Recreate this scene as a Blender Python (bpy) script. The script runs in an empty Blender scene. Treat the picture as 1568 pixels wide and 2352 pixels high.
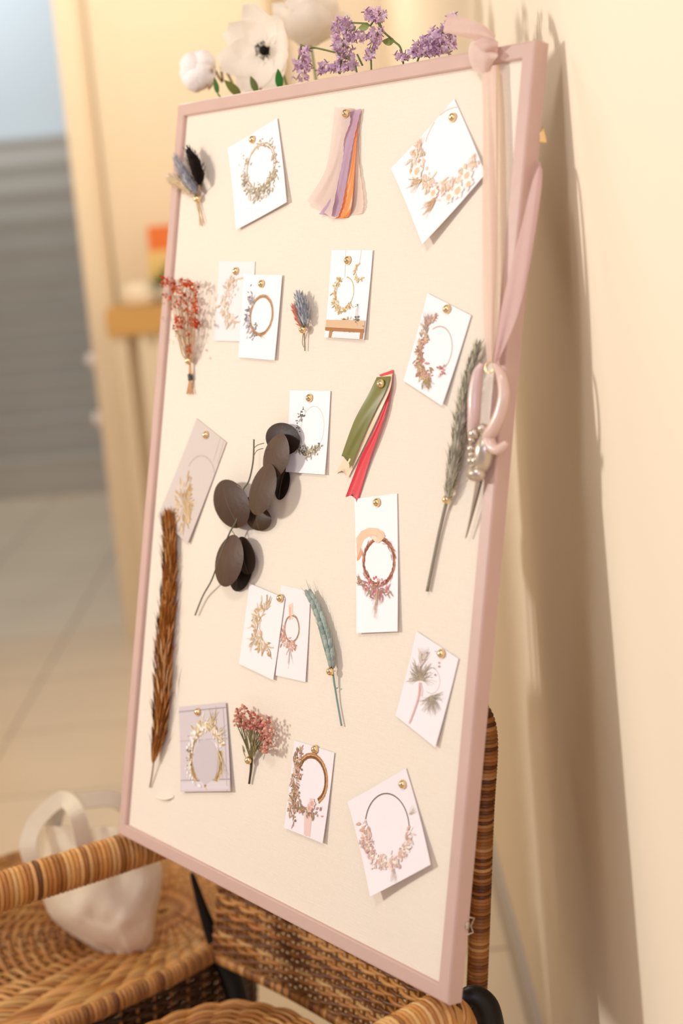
import bpy, math, random
from mathutils import Vector as V, Matrix, noise as mnoise
random.seed(7)
PI = math.pi
SC = bpy.context.scene
COL = SC.collection

# ------------------------------------------------------------------ camera, world, lights, exposure
CAM = V((0, 0, 1.4))
CR = V((0.996120, -0.015563, -0.086614))
CD = V((-0.088001, -0.176169, -0.980418))
CF = V((0.000000, 0.984237, -0.176855))
FPX, PX, PY = 3500.0, 784.0, 1067.8
cd = bpy.data.cameras.new('camera')
cam = bpy.data.objects.new('camera', cd); COL.objects.link(cam)
cam.matrix_world = Matrix(((CR.x, -CD.x, -CF.x, CAM.x), (CR.y, -CD.y, -CF.y, CAM.y), (CR.z, -CD.z, -CF.z, CAM.z), (0, 0, 0, 1)))
cd.sensor_fit = 'VERTICAL'; cd.sensor_height = 36.0; cd.sensor_width = 24.0
cd.lens = FPX / 2352 * 36
cd.shift_y = -(1176 - PY) / 2352
cd.clip_start = 0.05
cd.dof.use_dof = True
cd.dof.focus_distance = 1.60
cd.dof.aperture_fstop = 2.6
SC.camera = cam
vs = SC.view_settings
vs.view_transform = 'Standard'; vs.look = 'None'; vs.gamma = 1.0; vs.use_curve_mapping = False
vs.exposure = 0.0

wd = bpy.data.worlds.new('world'); SC.world = wd; wd.use_nodes = True
bg = wd.node_tree.nodes['Background']
bg.inputs[0].default_value = (1.0, 0.91, 0.83, 1); bg.inputs[1].default_value = 0.36


def lamp(name, kind, loc, target, energy, color, size=0.3):
    l = bpy.data.lights.new(name, kind); l.energy = energy; l.color = color
    if kind == 'AREA':
        l.shape = 'DISK'; l.size = size
    else:
        l.shadow_soft_size = size
    o = bpy.data.objects.new(name, l); COL.objects.link(o)
    o.location = loc
    o.rotation_euler = (V(target) - V(loc)).to_track_quat('-Z', 'Y').to_euler()
    return o


lamp('assumed_key_light', 'AREA', (-2.3, 1.33, 1.72), (0.1, 1.5, 1.2), 34, (1.0, 0.95, 0.90), 0.26)  # assumed unseen light at the left, inferred from the board's shadow on the wall
lamp('added_hall_light', 'POINT', (-0.60, 3.6, 2.5), (0, 0, 0), 44, (1.0, 0.92, 0.80), 0.15)  # unseen light added to brighten the door, hall and floor
lamp('front_fill_light', 'POINT', (-0.55, 0.5, 2.55), (0, 0, 0), 34, (1.0, 0.95, 0.90), 0.2)  # unseen fill added to brighten the board top, flowers and wall
lamp('assumed_stair_daylight', 'AREA', (-2.4, 9.3, 3.6), (-1.8, 10.4, 1.6), 30, (0.86, 0.93, 1.0), 1.2)  # assumed daylight above the stairs from an unseen source, for their bluish light
lamp('assumed_cool_light', 'AREA', (0.1, -1.2, 2.0), (0.0, 1.5, 1.2), 15, (0.64, 0.58, 1.0), 0.5)  # assumed unseen cool light behind the camera, tinting the frame's side violet


# ------------------------------------------------------------------ geometry of the view and of the board
def ray(x, y):
    return CR * ((x - PX) / FPX) + CD * ((y - PY) / FPX) + CF


def onD(x, y, D):
    r = ray(x, y); return CAM + r * (D / r.y)


def onZ(x, y, z):
    r = ray(x, y); return CAM + r * ((z - 1.4) / r.z)


BO = V((-0.16020, 1.90571, 1.51978))
BU = V((0.621200, -0.783652, 0.0)); BV = V((0.173617, 0.137626, 0.975149)); BN = V((-0.764178, -0.605762, 0.221548))
BW, BH = 0.597, 0.900
CANV = -0.005


def bp(x, y, h=0.0):
    """point at height h above the linen, on the board, seen at x, y"""
    r = ray(x, y); o = BO + BN * (CANV + h)
    return CAM + r * ((o - CAM).dot(BN) / r.dot(BN))


def ab(x, y):
    d = bp(x, y) - BO
    return d.dot(BU), d.dot(BV)


def Bd(a, b, h=0.0):
    return BO + BU * a + BV * b + BN * (CANV + h)


GH = V((-0.7837, -0.6212, 0))


def Q(a, s, z):
    return V((0.054 + 0.6212 * a - 0.7837 * s, 1.314 - 0.7837 * a - 0.6212 * s, z))


# ------------------------------------------------------------------ mesh helpers
def lin(c):
    if isinstance(c, str):
        c = [int(c[i:i + 2], 16) / 255 for i in (0, 2, 4)]
        return tuple(x / 12.92 if x <= 0.04045 else ((x + 0.055) / 1.055) ** 2.4 for x in c)
    return tuple(c)


def vary(c, amt=0.12):
    c = lin(c); k = 1 + random.uniform(-amt, amt)
    return tuple(max(0, min(1, x * k * (1 + random.uniform(-amt, amt) * 0.3))) for x in c)


class MB:
    def __init__(s):
        s.v = []; s.f = []; s.c = []; s.sm = []

    def face(s, idx, col, smooth=True):
        s.f.append(tuple(idx)); s.c.append(col); s.sm.append(smooth)

    def poly(s, pts, col, smooth=False):
        n = len(s.v); s.v += [tuple(p) for p in pts]
        s.face(range(n, n + len(pts)), lin(col), smooth)

    def tube(s, pts, r, n=8, col='808080', cap=True, colf=None):
        pts = [V(p) for p in pts]; m = len(pts)
        col = lin(col)
        rr = r if isinstance(r, (list, tuple)) else [r] * m
        t0 = (pts[1] - pts[0]).normalized()
        up = V((0, 0, 1)) if abs(t0.z) < 0.9 else V((1, 0, 0))
        x = t0.cross(up).normalized(); base = len(s.v)
        for i in range(m):
            t = (pts[min(i + 1, m - 1)] - pts[max(i - 1, 0)])
            t = t.normalized() if t.length > 1e-12 else t0
            x = (x - t * x.dot(t)); x = x.normalized() if x.length > 1e-9 else t.orthogonal().normalized()
            y = t.cross(x)
            for k in range(n):
                a = 2 * PI * k / n
                s.v.append(tuple(pts[i] + (x * math.cos(a) + y * math.sin(a)) * rr[i]))
        for i in range(m - 1):
            cc = colf(i) if colf else col
            for k in range(n):
                a = base + i * n + k; b = base + i * n + (k + 1) % n
                s.face((a, b, b + n, a + n), cc)
        if cap:
            s.face([base + k for k in range(n)][::-1], colf(0) if colf else col, False)
            s.face([base + (m - 1) * n + k for k in range(n)], colf(m - 2) if colf else col, False)

    def ell(s, c, X, Y, Z, col, nu=10, nv=6, zmin=-1.0):
        """ellipsoid with half axes X, Y, Z; from zmin (of the unit sphere) up"""
        c = V(c); base = len(s.v); col = lin(col)
        p0 = math.asin(max(-1, zmin))
        for j in range(nv + 1):
            ph = p0 + (PI / 2 - p0) * j / nv
            for i in range(nu):
                th = 2 * PI * i / nu
                s.v.append(tuple(c + X * (math.cos(ph) * math.cos(th)) + Y * (math.cos(ph) * math.sin(th)) + Z * math.sin(ph)))
        for j in range(nv):
            for i in range(nu):
                a = base + j * nu + i; b = base + j * nu + (i + 1) % nu
                s.face((a, b, b + nu, a + nu), col)
        s.face([base + i for i in range(nu)][::-1], col, False)

    def ball(s, c, r, col, nu=8, nv=5):
        s.ell(c, V((r, 0, 0)), V((0, r, 0)), V((0, 0, r)), col, nu, nv)

    def box(s, c, X, Y, Z, col):
        c = V(c); col = lin(col); b = len(s.v)
        for i in (-1, 1):
            for j in (-1, 1):
                for k in (-1, 1):
                    s.v.append(tuple(c + X * i + Y * j + Z * k))
        for q in ((0, 1, 3, 2), (4, 6, 7, 5), (0, 4, 5, 1), (2, 3, 7, 6), (0, 2, 6, 4), (1, 5, 7, 3)):
            s.face([b + x for x in q], col, False)

    def grid(s, fn, nu, nv, col, smooth=True, closed_u=False, colf=None):
        b = len(s.v); col = lin(col) if col else None
        cu = nu if closed_u else nu + 1
        for j in range(nv + 1):
            for i in range(cu):
                s.v.append(tuple(fn(i / nu, j / nv)))
        for j in range(nv):
            for i in range(nu):
                i2 = (i + 1) % cu
                s.face((b + j * cu + i, b + j * cu + i2, b + (j + 1) * cu + i2, b + (j + 1) * cu + i), colf(i, j) if colf else col, smooth)

    def leaf(s, p, d, nrm, L, W, col, curl=0.0, n=4, tip=1.0, thick=0):
        """pointed blade from p along d"""
        d = d.normalized(); side = d.cross(nrm).normalized(); nn = side.cross(d)
        b = len(s.v); col = lin(col)
        for i in range(n + 1):
            t = i / n; w = W * (math.sin(PI * min(1, t ** 0.8 * 0.97 + 0.02))) ** 0.8 * (1 if tip == 1 else 1)
            q = p + d * (L * t) + nn * (curl * L * t * t)
            s.v.append(tuple(q + side * w)); s.v.append(tuple(q + nn * (0.25 * w))); s.v.append(tuple(q - side * w))
        for i in range(n):
            a = b + i * 3
            s.face((a, a + 1, a + 4, a + 3), col); s.face((a + 1, a + 2, a + 5, a + 4), col)

    def build(s, name, mat, parent=None, base=None):
        loc = V((0, 0, 0))
        root = parent
        while root is not None and root.parent is not None:
            root = root.parent
        if root is not None:
            loc = V(root.location)
        elif base is not None:
            loc = V(base)
        me = bpy.data.meshes.new(name)
        me.from_pydata([(p[0] - loc.x, p[1] - loc.y, p[2] - loc.z) for p in s.v], [], s.f)
        me.polygons.foreach_set('use_smooth', s.sm)
        at = me.attributes.new('Col', 'FLOAT_COLOR', 'CORNER')
        data = []
        for f, c in zip(s.f, s.c):
            data += [c[0], c[1], c[2], 1.0] * len(f)
        at.data.foreach_set('color', data)
        me.materials.append(mat); me.update()
        o = bpy.data.objects.new(name, me); COL.objects.link(o)
        if parent is not None:
            o.parent = parent
        else:
            o.location = loc
        return o


def spl(pts, n):
    """Catmull-Rom through pts (tuples or Vectors of any size) -> n+1 samples"""
    P = [tuple(p) for p in pts]; P = [P[0]] + P + [P[-1]]; m = len(P) - 3; out = []
    for i in range(n + 1):
        t = i / n * m; k = min(int(t), m - 1); u = t - k
        a, b, c, d = P[k:k + 4]
        out.append(tuple(0.5 * (2 * b[j] + (c[j] - a[j]) * u + (2 * a[j] - 5 * b[j] + 4 * c[j] - d[j]) * u * u + (3 * b[j] - a[j] - 3 * c[j] + d[j]) * u ** 3) for j in range(len(b))))
    return out


def thing(name, label, cat, loc, group=None):
    o = bpy.data.objects.new(name, None); COL.objects.link(o)
    o.empty_display_size = 0.02
    o.location = loc; o['label'] = label; o['category'] = cat
    if group: o['group'] = group
    return o


def tag(o, label, cat, group=None):
    o['label'] = label; o['category'] = cat
    if group: o['group'] = group
    return o


def struct(name, mb, mat, label=None):
    o = mb.build(name, mat); o['kind'] = 'structure'
    if label: o['label'] = label
    return o


# ------------------------------------------------------------------ materials
def mat(name, rough=0.6, metal=0.0, noise=0.0, nscale=40, bump=0.0, bscale=200, alpha=1.0, spec=0.4, sheen=0.0, trans=0.0, color=None, stretch=(1, 1, 1), coat=0.0):
    m = bpy.data.materials.new(name); m.use_nodes = True
    nt = m.node_tree; N = nt.nodes; L = nt.links
    b = N['Principled BSDF']
    b.inputs['Roughness'].default_value = rough; b.inputs['Metallic'].default_value = metal
    b.inputs['Specular IOR Level'].default_value = spec
    b.inputs['Alpha'].default_value = alpha
    b.inputs['Sheen Weight'].default_value = sheen
    b.inputs['Coat Weight'].default_value = coat
    if color is None:
        a = N.new('ShaderNodeAttribute'); a.attribute_name = 'Col'; src = a.outputs['Color']
    else:
        a = N.new('ShaderNodeRGB'); a.outputs[0].default_value = (*lin(color), 1); src = a.outputs[0]
    tc = N.new('ShaderNodeTexCoord'); mp = N.new('ShaderNodeMapping'); mp.inputs['Scale'].default_value = stretch
    L.new(tc.outputs['Object'], mp.inputs['Vector'])
    if noise > 0:
        nz = N.new('ShaderNodeTexNoise'); nz.inputs['Scale'].default_value = nscale; nz.inputs['Detail'].default_value = 4
        L.new(mp.outputs[0], nz.inputs['Vector'])
        mr = N.new('ShaderNodeMapRange'); mr.inputs['To Min'].default_value = 1 - noise; mr.inputs['To Max'].default_value = 1 + noise
        L.new(nz.outputs['Fac'], mr.inputs['Value'])
        mx = N.new('ShaderNodeVectorMath'); mx.operation = 'SCALE'
        L.new(src, mx.inputs[0]); L.new(mr.outputs[0], mx.inputs['Scale']); src = mx.outputs[0]
    L.new(src, b.inputs['Base Color'])
    if bump > 0:
        n2 = N.new('ShaderNodeTexNoise'); n2.inputs['Scale'].default_value = bscale; n2.inputs['Detail'].default_value = 3
        L.new(mp.outputs[0], n2.inputs['Vector'])
        bm = N.new('ShaderNodeBump'); bm.inputs['Strength'].default_value = bump; bm.inputs['Distance'].default_value = 0.002
        L.new(n2.outputs['Fac'], bm.inputs['Height']); L.new(bm.outputs[0], b.inputs['Normal'])
    if trans > 0:
        tr = N.new('ShaderNodeBsdfTranslucent'); L.new(src, tr.inputs['Color'])
        ms = N.new('ShaderNodeMixShader'); ms.inputs[0].default_value = trans
        out = N['Material Output']
        L.new(b.outputs[0], ms.inputs[1]); L.new(tr.outputs[0], ms.inputs[2]); L.new(ms.outputs[0], out.inputs['Surface'])
    return m


M_PAPER = mat('printed_paper', 0.55, noise=0.015, nscale=30, spec=0.3)
M_WALL = mat('cream_plaster', 0.75, noise=0.02, nscale=3, bump=0.15, bscale=60, spec=0.2, color='f1e3cd')
M_DOOR = mat('cream_door_paint', 0.5, noise=0.02, nscale=3, color='f3e3c6')
M_TRIM = mat('cream_trim_paint', 0.45, noise=0.02, nscale=4)
M_STAIR = mat('grey_stair_paint', 0.6, noise=0.06, nscale=4, color='cbc6bc')
M_HALL = mat('pale_blue_plaster', 0.8, noise=0.02, nscale=2, color='dfe9ee')
M_FRAME = mat('mauve_painted_wood', 0.42, noise=0.06, nscale=30, bump=0.12, bscale=120, spec=0.45, stretch=(1, 1, 1), color='cbac9f')
M_KRAFT = mat('brown_backing_board', 0.8, noise=0.08, nscale=30, color='a5834f')
M_GOLD = mat('polished_brass', 0.22, metal=1.0, noise=0.05, nscale=60, color='eed2a0')
M_SILVER = mat('polished_silver', 0.3, metal=0.75, noise=0.06, nscale=80, color='cdbfae')
M_PETAL = mat('petal', 0.65, noise=0.06, nscale=150, trans=0.45, spec=0.2)
M_WHITE = mat('white_petal', 0.6, noise=0.03, nscale=100, trans=0.6, spec=0.2)
M_GREEN = mat('leaf_green', 0.5, noise=0.12, nscale=90, trans=0.15)
M_DRY = mat('dried_plant', 0.75, noise=0.12, nscale=160, spec=0.2)
M_FUZZ = mat('soft_seed_head', 0.9, noise=0.12, nscale=300, spec=0.1, sheen=0.05)
M_EUC = mat('dark_eucalyptus_leaf', 0.5, noise=0.22, nscale=60, bump=0.2, bscale=150, spec=0.35)
M_SATIN = mat('satin_ribbon', 0.38, noise=0.05, nscale=120, spec=0.5, sheen=0.3)
M_ORGANZA = mat('sheer_organza', 0.6, noise=0.04, nscale=250, alpha=0.84, trans=0.35, spec=0.2)
M_GAUZE = mat('silk_gauze', 0.65, noise=0.05, nscale=200, alpha=0.9, trans=0.3, spec=0.2)
M_RATTAN = mat('rattan_cane', 0.42, noise=0.16, nscale=70, bump=0.15, bscale=300, spec=0.45)
M_BLACK = mat('black_metal', 0.45, noise=0.1, nscale=50, color='0c0a09')
M_CANVASBAG = mat('natural_cotton_canvas', 0.85, noise=0.05, nscale=120, bump=0.25, bscale=900, sheen=0.2)
M_ENAMEL = mat('blush_enamel', 0.3, noise=0.05, nscale=90, spec=0.5, coat=0.3)
M_WOOD = mat('pale_wood', 0.55, noise=0.12, nscale=12, stretch=(1, 8, 8))
M_CERAMIC = mat('white_ceramic', 0.3, noise=0.03, nscale=30)


def linen():
    m = bpy.data.materials.new('cream_linen'); m.use_nodes = True
    nt = m.node_tree; N = nt.nodes; L = nt.links; b = N['Principled BSDF']
    b.inputs['Roughness'].default_value = 0.85; b.inputs['Specular IOR Level'].default_value = 0.15
    tc = N.new('ShaderNodeTexCoord')
    hs = []
    for sc in ((60, 60, 1400), (900, 900, 40)):
        mp = N.new('ShaderNodeMapping'); mp.inputs['Scale'].default_value = sc
        nz = N.new('ShaderNodeTexNoise'); nz.inputs['Scale'].default_value = 1.0; nz.inputs['Detail'].default_value = 3
        L.new(tc.outputs['Object'], mp.inputs['Vector']); L.new(mp.outputs[0], nz.inputs['Vector']); hs.append(nz.outputs['Fac'])
    ad = N.new('ShaderNodeMath'); ad.operation = 'ADD'; L.new(hs[0], ad.inputs[0]); L.new(hs[1], ad.inputs[1])
    mr = N.new('ShaderNodeMapRange'); mr.inputs['From Min'].default_value = 0.6; mr.inputs['From Max'].default_value = 1.4
    mr.inputs['To Min'].default_value = 0.955; mr.inputs['To Max'].default_value = 1.03
    L.new(ad.outputs[0], mr.inputs['Value'])
    rgb = N.new('ShaderNodeRGB'); rgb.outputs[0].default_value = (*lin('ece0ce'), 1)
    mx = N.new('ShaderNodeVectorMath'); mx.operation = 'SCALE'; L.new(rgb.outputs[0], mx.inputs[0]); L.new(mr.outputs[0], mx.inputs['Scale'])
    L.new(mx.outputs[0], b.inputs['Base Color'])
    bm = N.new('ShaderNodeBump'); bm.inputs['Strength'].default_value = 0.25; bm.inputs['Distance'].default_value = 0.001
    L.new(ad.outputs[0], bm.inputs['Height']); L.new(bm.outputs[0], b.inputs['Normal'])
    return m


def tiles():
    m = bpy.data.materials.new('cream_floor_tiles'); m.use_nodes = True
    nt = m.node_tree; N = nt.nodes; L = nt.links; b = N['Principled BSDF']
    b.inputs['Roughness'].default_value = 0.35
    tc = N.new('ShaderNodeTexCoord'); mp = N.new('ShaderNodeMapping')
    mp.inputs['Location'].default_value = (0.02, 0.27, 0)
    L.new(tc.outputs['Object'], mp.inputs['Vector'])
    br = N.new('ShaderNodeTexBrick'); br.offset = 0.0; br.inputs['Scale'].default_value = 1.0
    br.inputs['Brick Width'].default_value = 0.48; br.inputs['Row Height'].default_value = 0.48
    br.inputs['Mortar Size'].default_value = 0.004; br.inputs['Mortar Smooth'].default_value = 0.3
    br.inputs['Color1'].default_value = (*lin('eedfc6'), 1); br.inputs['Color2'].default_value = (*lin('e8d6ba'), 1)
    br.inputs['Mortar'].default_value = (*lin('a48d72'), 1)
    L.new(mp.outputs[0], br.inputs['Vector'])
    nz = N.new('ShaderNodeTexNoise'); nz.inputs['Scale'].default_value = 3; nz.inputs['Detail'].default_value = 5
    L.new(tc.outputs['Object'], nz.inputs['Vector'])
    mr = N.new('ShaderNodeMapRange'); mr.inputs['To Min'].default_value = 0.88; mr.inputs['To Max'].default_value = 1.08
    L.new(nz.outputs['Fac'], mr.inputs['Value'])
    mx = N.new('ShaderNodeVectorMath'); mx.operation = 'SCALE'; L.new(br.outputs['Color'], mx.inputs[0]); L.new(mr.outputs[0], mx.inputs['Scale'])
    L.new(mx.outputs[0], b.inputs['Base Color'])
    return m


M_LINEN = linen(); M_TILE = tiles()

# ------------------------------------------------------------------ room
WX = 0.238                                   # the wall beside the board
m = MB(); m.box((-2.2, 5.2, -0.05), V((3.2, 0, 0)), V((0, 7.0, 0)), V((0, 0, 0.05)), 'ffffff'); struct('floor', m, M_TILE)
m = MB(); m.box((WX + 0.06, 2.0, 1.35), V((0.06, 0, 0)), V((0, 3.06, 0)), V((0, 0, 1.35)), 'ffffff'); struct('wall_right', m, M_WALL)
m = MB(); m.box((-0.13, 5.06, 1.35), V((0.37, 0, 0)), V((0, 0.06, 0)), V((0, 0, 1.35)), 'ffffff')
m.box((-0.72, 5.06, 2.40), V((0.05, 0, 0)), V((0, 0.06, 0)), V((0, 0, 0.30)), 'ffffff')
struct('wall_back', m, M_WALL)
m = MB(); m.box((-0.385, 4.985, 1.05), V((0.29, 0, 0)), V((0, 0.02, 0)), V((0, 0, 1.05)), 'ffffff')
for zc, hh in ((1.55, 0.42), (0.55, 0.42)):
    m.box((-0.385, 4.962, zc), V((0.2, 0, 0)), V((0, 0.006, 0)), V((0, 0, hh)), 'ffffff')
struct('door_1', m, M_DOOR)
m = MB(); m.box((-0.726, 5.03, 1.05), V((0.045, 0, 0)), V((0, 0.09, 0)), V((0, 0, 1.05)), 'f6e6c8')
m.box((-0.693, 4.945, 1.05), V((0.008, 0, 0)), V((0, 0.02, 0)), V((0, 0, 1.05)), 'ead3b4')  # darker strip carries the shading of the casing recess in its colour
struct('trim_1', m, M_TRIM)
m = MB(); m.box((-0.088, 4.975, 1.3), V((0.018, 0, 0)), V((0, 0.025, 0)), V((0, 0, 1.3)), 'cdb48c'); struct('trim_2', m, M_TRIM)
m = MB(); m.box((-1.6, 10.75, 1.7), V((2.2, 0, 0)), V((0, 0.06, 0)), V((0, 0, 1.7)), 'ffffff'); struct('wall_stairwell', m, M_HALL)
m = MB()
for i in range(11):
    y0 = 7.7 + 0.255 * i
    m.box((-1.7, (y0 + 10.68) / 2, 0.173 * (i + 0.5)), V((1.5, 0, 0)), V((0, (10.68 - y0) / 2, 0)), V((0, 0, 0.0865)), 'ffffff')
    m.box((-1.7, y0 + 0.01, 0.173 * (i + 1) + 0.0005), V((1.5, 0, 0)), V((0, 0.03, 0)), V((0, 0, 0.012)), 'ffffff')
o = m.build('staircase', M_STAIR); o['kind'] = 'structure'
m = MB(); m.box((WX - 0.006, 3.3, 0.045), V((0.006, 0, 0)), V((0, 1.6, 0)), V((0, 0, 0.045)), 'b9b3ad'); struct('baseboard_right', m, M_TRIM)

m = MB(); m.box((-1.31, 3.3, 1.35), V((0.06, 0, 0)), V((0, 1.63, 0)), V((0, 0, 1.35)), 'ffffff'); struct('left_light_blocker', m, M_WALL)  # unseen wall added to keep the key light off the wall behind the board

# ------------------------------------------------------------------ things at the back door
for y, x, lab in ((826, 216, 'upper of two small pale round knobs on the door jamb'), (962, 228, 'lower of two small pale round knobs on the door jamb')):
    p = onD(x, y, 5.0); p.x = -0.771 - 0.018
    k = thing('door_knob', lab, 'knob', p, 'pale knobs on the door jamb')
    m = MB(); m.ell(p, V((0.018, 0, 0)), V((0, 0.024, 0)), V((0, 0, 0.024)), 'f2f0f4', 12, 8); m.build('knob_head', M_CERAMIC, k)
    m = MB(); m.tube([p, p + V((0.02, 0, 0))], 0.009, 10, 'd8d4cc'); m.build('rosette', M_SILVER, k)

SD = 4.70
pL, pR = onD(247, 735, SD), onD(420, 735, SD)
zt, zb = onD(300, 706, SD).z, onD(300, 768, SD).z
xc, hw = (pL.x + pR.x) / 2, (pR.x - pL.x) / 2
cn = thing('console_table', 'narrow console table with pale wood top by cream door', 'table', (xc, SD + 0.1, 0))
m = MB(); m.box((xc, SD + 0.09, (zt + zb) / 2), V((hw, 0, 0)), V((0, 0.13, 0)), V((0, 0, (zt - zb) / 2)), 'd3a762'); m.build('table_top', M_WOOD, cn)
for sx in (-1, 1):
    for sy in (-1, 1):
        m = MB(); m.box((xc + sx * (hw - 0.035), SD + 0.09 + sy * 0.1, zb / 2), V((0.02, 0, 0)), V((0, 0.02, 0)), V((0, 0, zb / 2)), 'e4d5ba'); m.build('leg', M_TRIM, cn)
m = MB()
c0 = onD(355, 860, SD - 0.06)
m.grid(lambda u, w: V((c0.x - 0.045 + 0.09 * u, SD - 0.02 - 0.012 * math.sin(u * 9), zb - (zb - 0.45) * w)), 14, 10, 'f3e7cf')
o = m.build('tea_towel', M_CANVASBAG, None, (c0.x, SD, zb)); tag(o, 'cream towel hanging below the pale wood top of console table', 'towel')
bw = onD(320, 668, SD + 0.06)
m = MB()
for k, (r, z) in enumerate(((0.052, 0), (0.06, 0.02), (0.056, 0.045), (0.045, 0.06))):
    pass
prof = [(0.0, 0.002), (0.052, 0.0), (0.064, 0.022), (0.060, 0.05), (0.046, 0.066), (0.030, 0.07), (0.0, 0.068)]
m.grid(lambda u, w: V((bw.x, SD + 0.08, zt)) + V((math.cos(2 * PI * u), math.sin(2 * PI * u), 0)) * spl(prof, 24)[int(round(w * 24))][0] + V((0, 0, spl(prof, 24)[int(round(w * 24))][1])), 20, 24, 'f3e5cb', closed_u=True)
o = m.build('folded_cloth', M_CANVASBAG, None, (bw.x, SD + 0.08, zt)); tag(o, 'rounded cream folded cloth lying on the console table', 'cloth')
a_, b_ = onD(330, 522, SD + 0.1), onD(420, 640, SD + 0.1)
bx = thing('paper_gift_bag', 'orange and yellow paper bag standing on the console table', 'bag', (a_.x, SD + 0.1, zt))
mx_ = (a_.x + b_.x) / 2; hx = (b_.x - a_.x) / 2
m = MB(); m.box((mx_, SD + 0.14, (a_.z - 0.075 + zt) / 2), V((hx, 0, 0)), V((0, 0.035, 0)), V((0, 0, (a_.z - 0.075 - zt) / 2)), 'f0cf86'); m.build('body', M_PAPER, bx)
m = MB(); m.box((mx_ + 0.004, SD + 0.14, a_.z - 0.0375), V((hx - 0.004, 0, 0)), V((0, 0.033, 0)), V((0, 0, 0.0375)), 'ee7f3e'); o = m.build('flap', M_PAPER, bx); o['label'] = 'orange top flap'
pp = onD(378, 640, SD + 0.02)
hp = thing('small_potted_plant', 'small green potted plant on the console table by orange bag', 'plant', (pp.x, SD + 0.03, zt))
m = MB(); m.tube([(pp.x, SD + 0.03, zt), (pp.x, SD + 0.03, zt + 0.055)], [0.024, 0.032], 16, 'c9c2b0'); m.build('pot', M_CERAMIC, hp)
m = MB()
for i in range(46):
    a = random.uniform(0, 2 * PI); e = random.uniform(0.2, 1.4)
    d = V((math.cos(a) * math.cos(e), math.sin(a) * math.cos(e), math.sin(e)))
    m.leaf(V((pp.x, SD + 0.03, zt + 0.05)), d, V((0.1, 0.2, 1)), random.uniform(0.04, 0.085), 0.008, vary('6f8a4a', .25), 0.2)
m.build('foliage', M_GREEN, hp)

# ------------------------------------------------------------------ the pin board
T, DP = 0.0155, 0.018
bdl = thing('pin_board', 'large linen pin board in a mauve wooden frame leaning on rattan chair', 'board', Bd(BW / 2, -BH, 0) - BN * 0.004)


def prof_pts():
    # frame section: distance in from the outer edge, height over the front face
    r = 0.0028
    pts = [(0.0, -DP), (0.0, -r)]
    for k in range(1, 5):
        a = PI / 2 * k / 4
        pts.append((r - r * math.cos(a), -r + r * math.sin(a)))
    pts += [(T - 0.0012, 0.0), (T, -0.0012), (T, -0.009), (T - 0.004, -DP)]
    return pts


corner = [(0, 0), (BW, 0), (BW, -BH), (0, -BH)]
inw = [(1, -1), (-1, -1), (-1, 1), (1, 1)]
names = ['frame_rail'] * 4
for k in range(4):
    m = MB(); P = prof_pts(); (a0, b0), (a1, b1) = corner[k], corner[(k + 1) % 4]
    i0, i1 = inw[k], inw[(k + 1) % 4]
    # small gap-free mitre; the rail lightly rounded at the outer corner
    n = len(P); base = 0
    for t, (ca, cb), iv in ((0, (a0, b0), i0), (1, (a1, b1), i1)):
        for d, h in P:
            m.v.append(tuple(BO + BU * (ca + iv[0] * d) + BV * (cb + iv[1] * d) + BN * h))
    c = lin('d3b4ae')
    for j in range(n):
        j2 = (j + 1) % n
        m.face((j, j2, n + j2, n + j), c, False)
    m.build('frame_rail', M_FRAME, bdl)
m = MB(); ca, cb = BW / 2, -BH / 2
m.box(BO + BU * ca + BV * cb + BN * (CANV - 0.0015), BU * (BW / 2 - T + 0.001), BV * (BH / 2 - T + 0.001), BN * 0.0015, 'ffffff'); m.build('linen_panel', M_LINEN, bdl)
m = MB(); m.box(BO + BU * ca + BV * cb + BN * (-DP + 0.003), BU * (BW / 2 - T + 0.002), BV * (BH / 2 - T + 0.002), BN * 0.002, 'ffffff'); m.build('backing_panel', M_KRAFT, bdl)


def edge_pt(y, out=0.0, h=-DP):
    """point on the outer right side of the frame, level with picture row y"""
    lo, hi = -BH, 0.0
    for _ in range(40):
        mid = (lo + hi) / 2; p = BO + BU * BW + BV * mid + BN * h - CAM
        yy = PY + FPX * p.dot(CD) / p.dot(CF)
        if yy > y: lo = mid
        else: hi = mid
    return BO + BU * (BW + out) + BV * ((lo + hi) / 2) + BN * h


for yy, kind in ((310, 'bracket'), (2126, 'wire')):
    m = MB(); p = edge_pt(yy, 0.0, -DP + 0.002)
    if kind == 'bracket':
        t1, t2, t3 = p + BV * 0.008 - BN * 0.004, p - BV * 0.006 - BN * 0.001, p - BV * 0.006 - BN * 0.009 + BU * 0.002
        m.tube([t1, t2, t3, t1], 0.0009, 6, 'd8b978'); m.poly([t1, t2, t3], 'd8b978'); m.poly([t1 + BU * 0.0008, t3 + BU * 0.0008, t2 + BU * 0.0008], 'd8b978')
        o = m.build('hanging_clip', M_GOLD, bdl); o['label'] = 'small gold hanging clip on the frame edge'
    else:
        pts = [p + BV * 0.008, p + BV * 0.006 - BN * 0.009, p - BV * 0.001 - BN * 0.005, p - BV * 0.008 - BN * 0.009, p - BV * 0.009 - BN * 0.001]
        m.tube(pts, 0.0007, 6, 'd8c8a8'); m.ell(p + BU * 0.0006, BN * 0.003, BV * 0.0045, BU * 0.001, 'c9b6c0', 10, 5)
        o = m.build('hanging_clip', M_SILVER, bdl); o['label'] = 'bent wire hanging clip on the frame edge'

# ------------------------------------------------------------------ push pins
pin_proto = [None]


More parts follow.
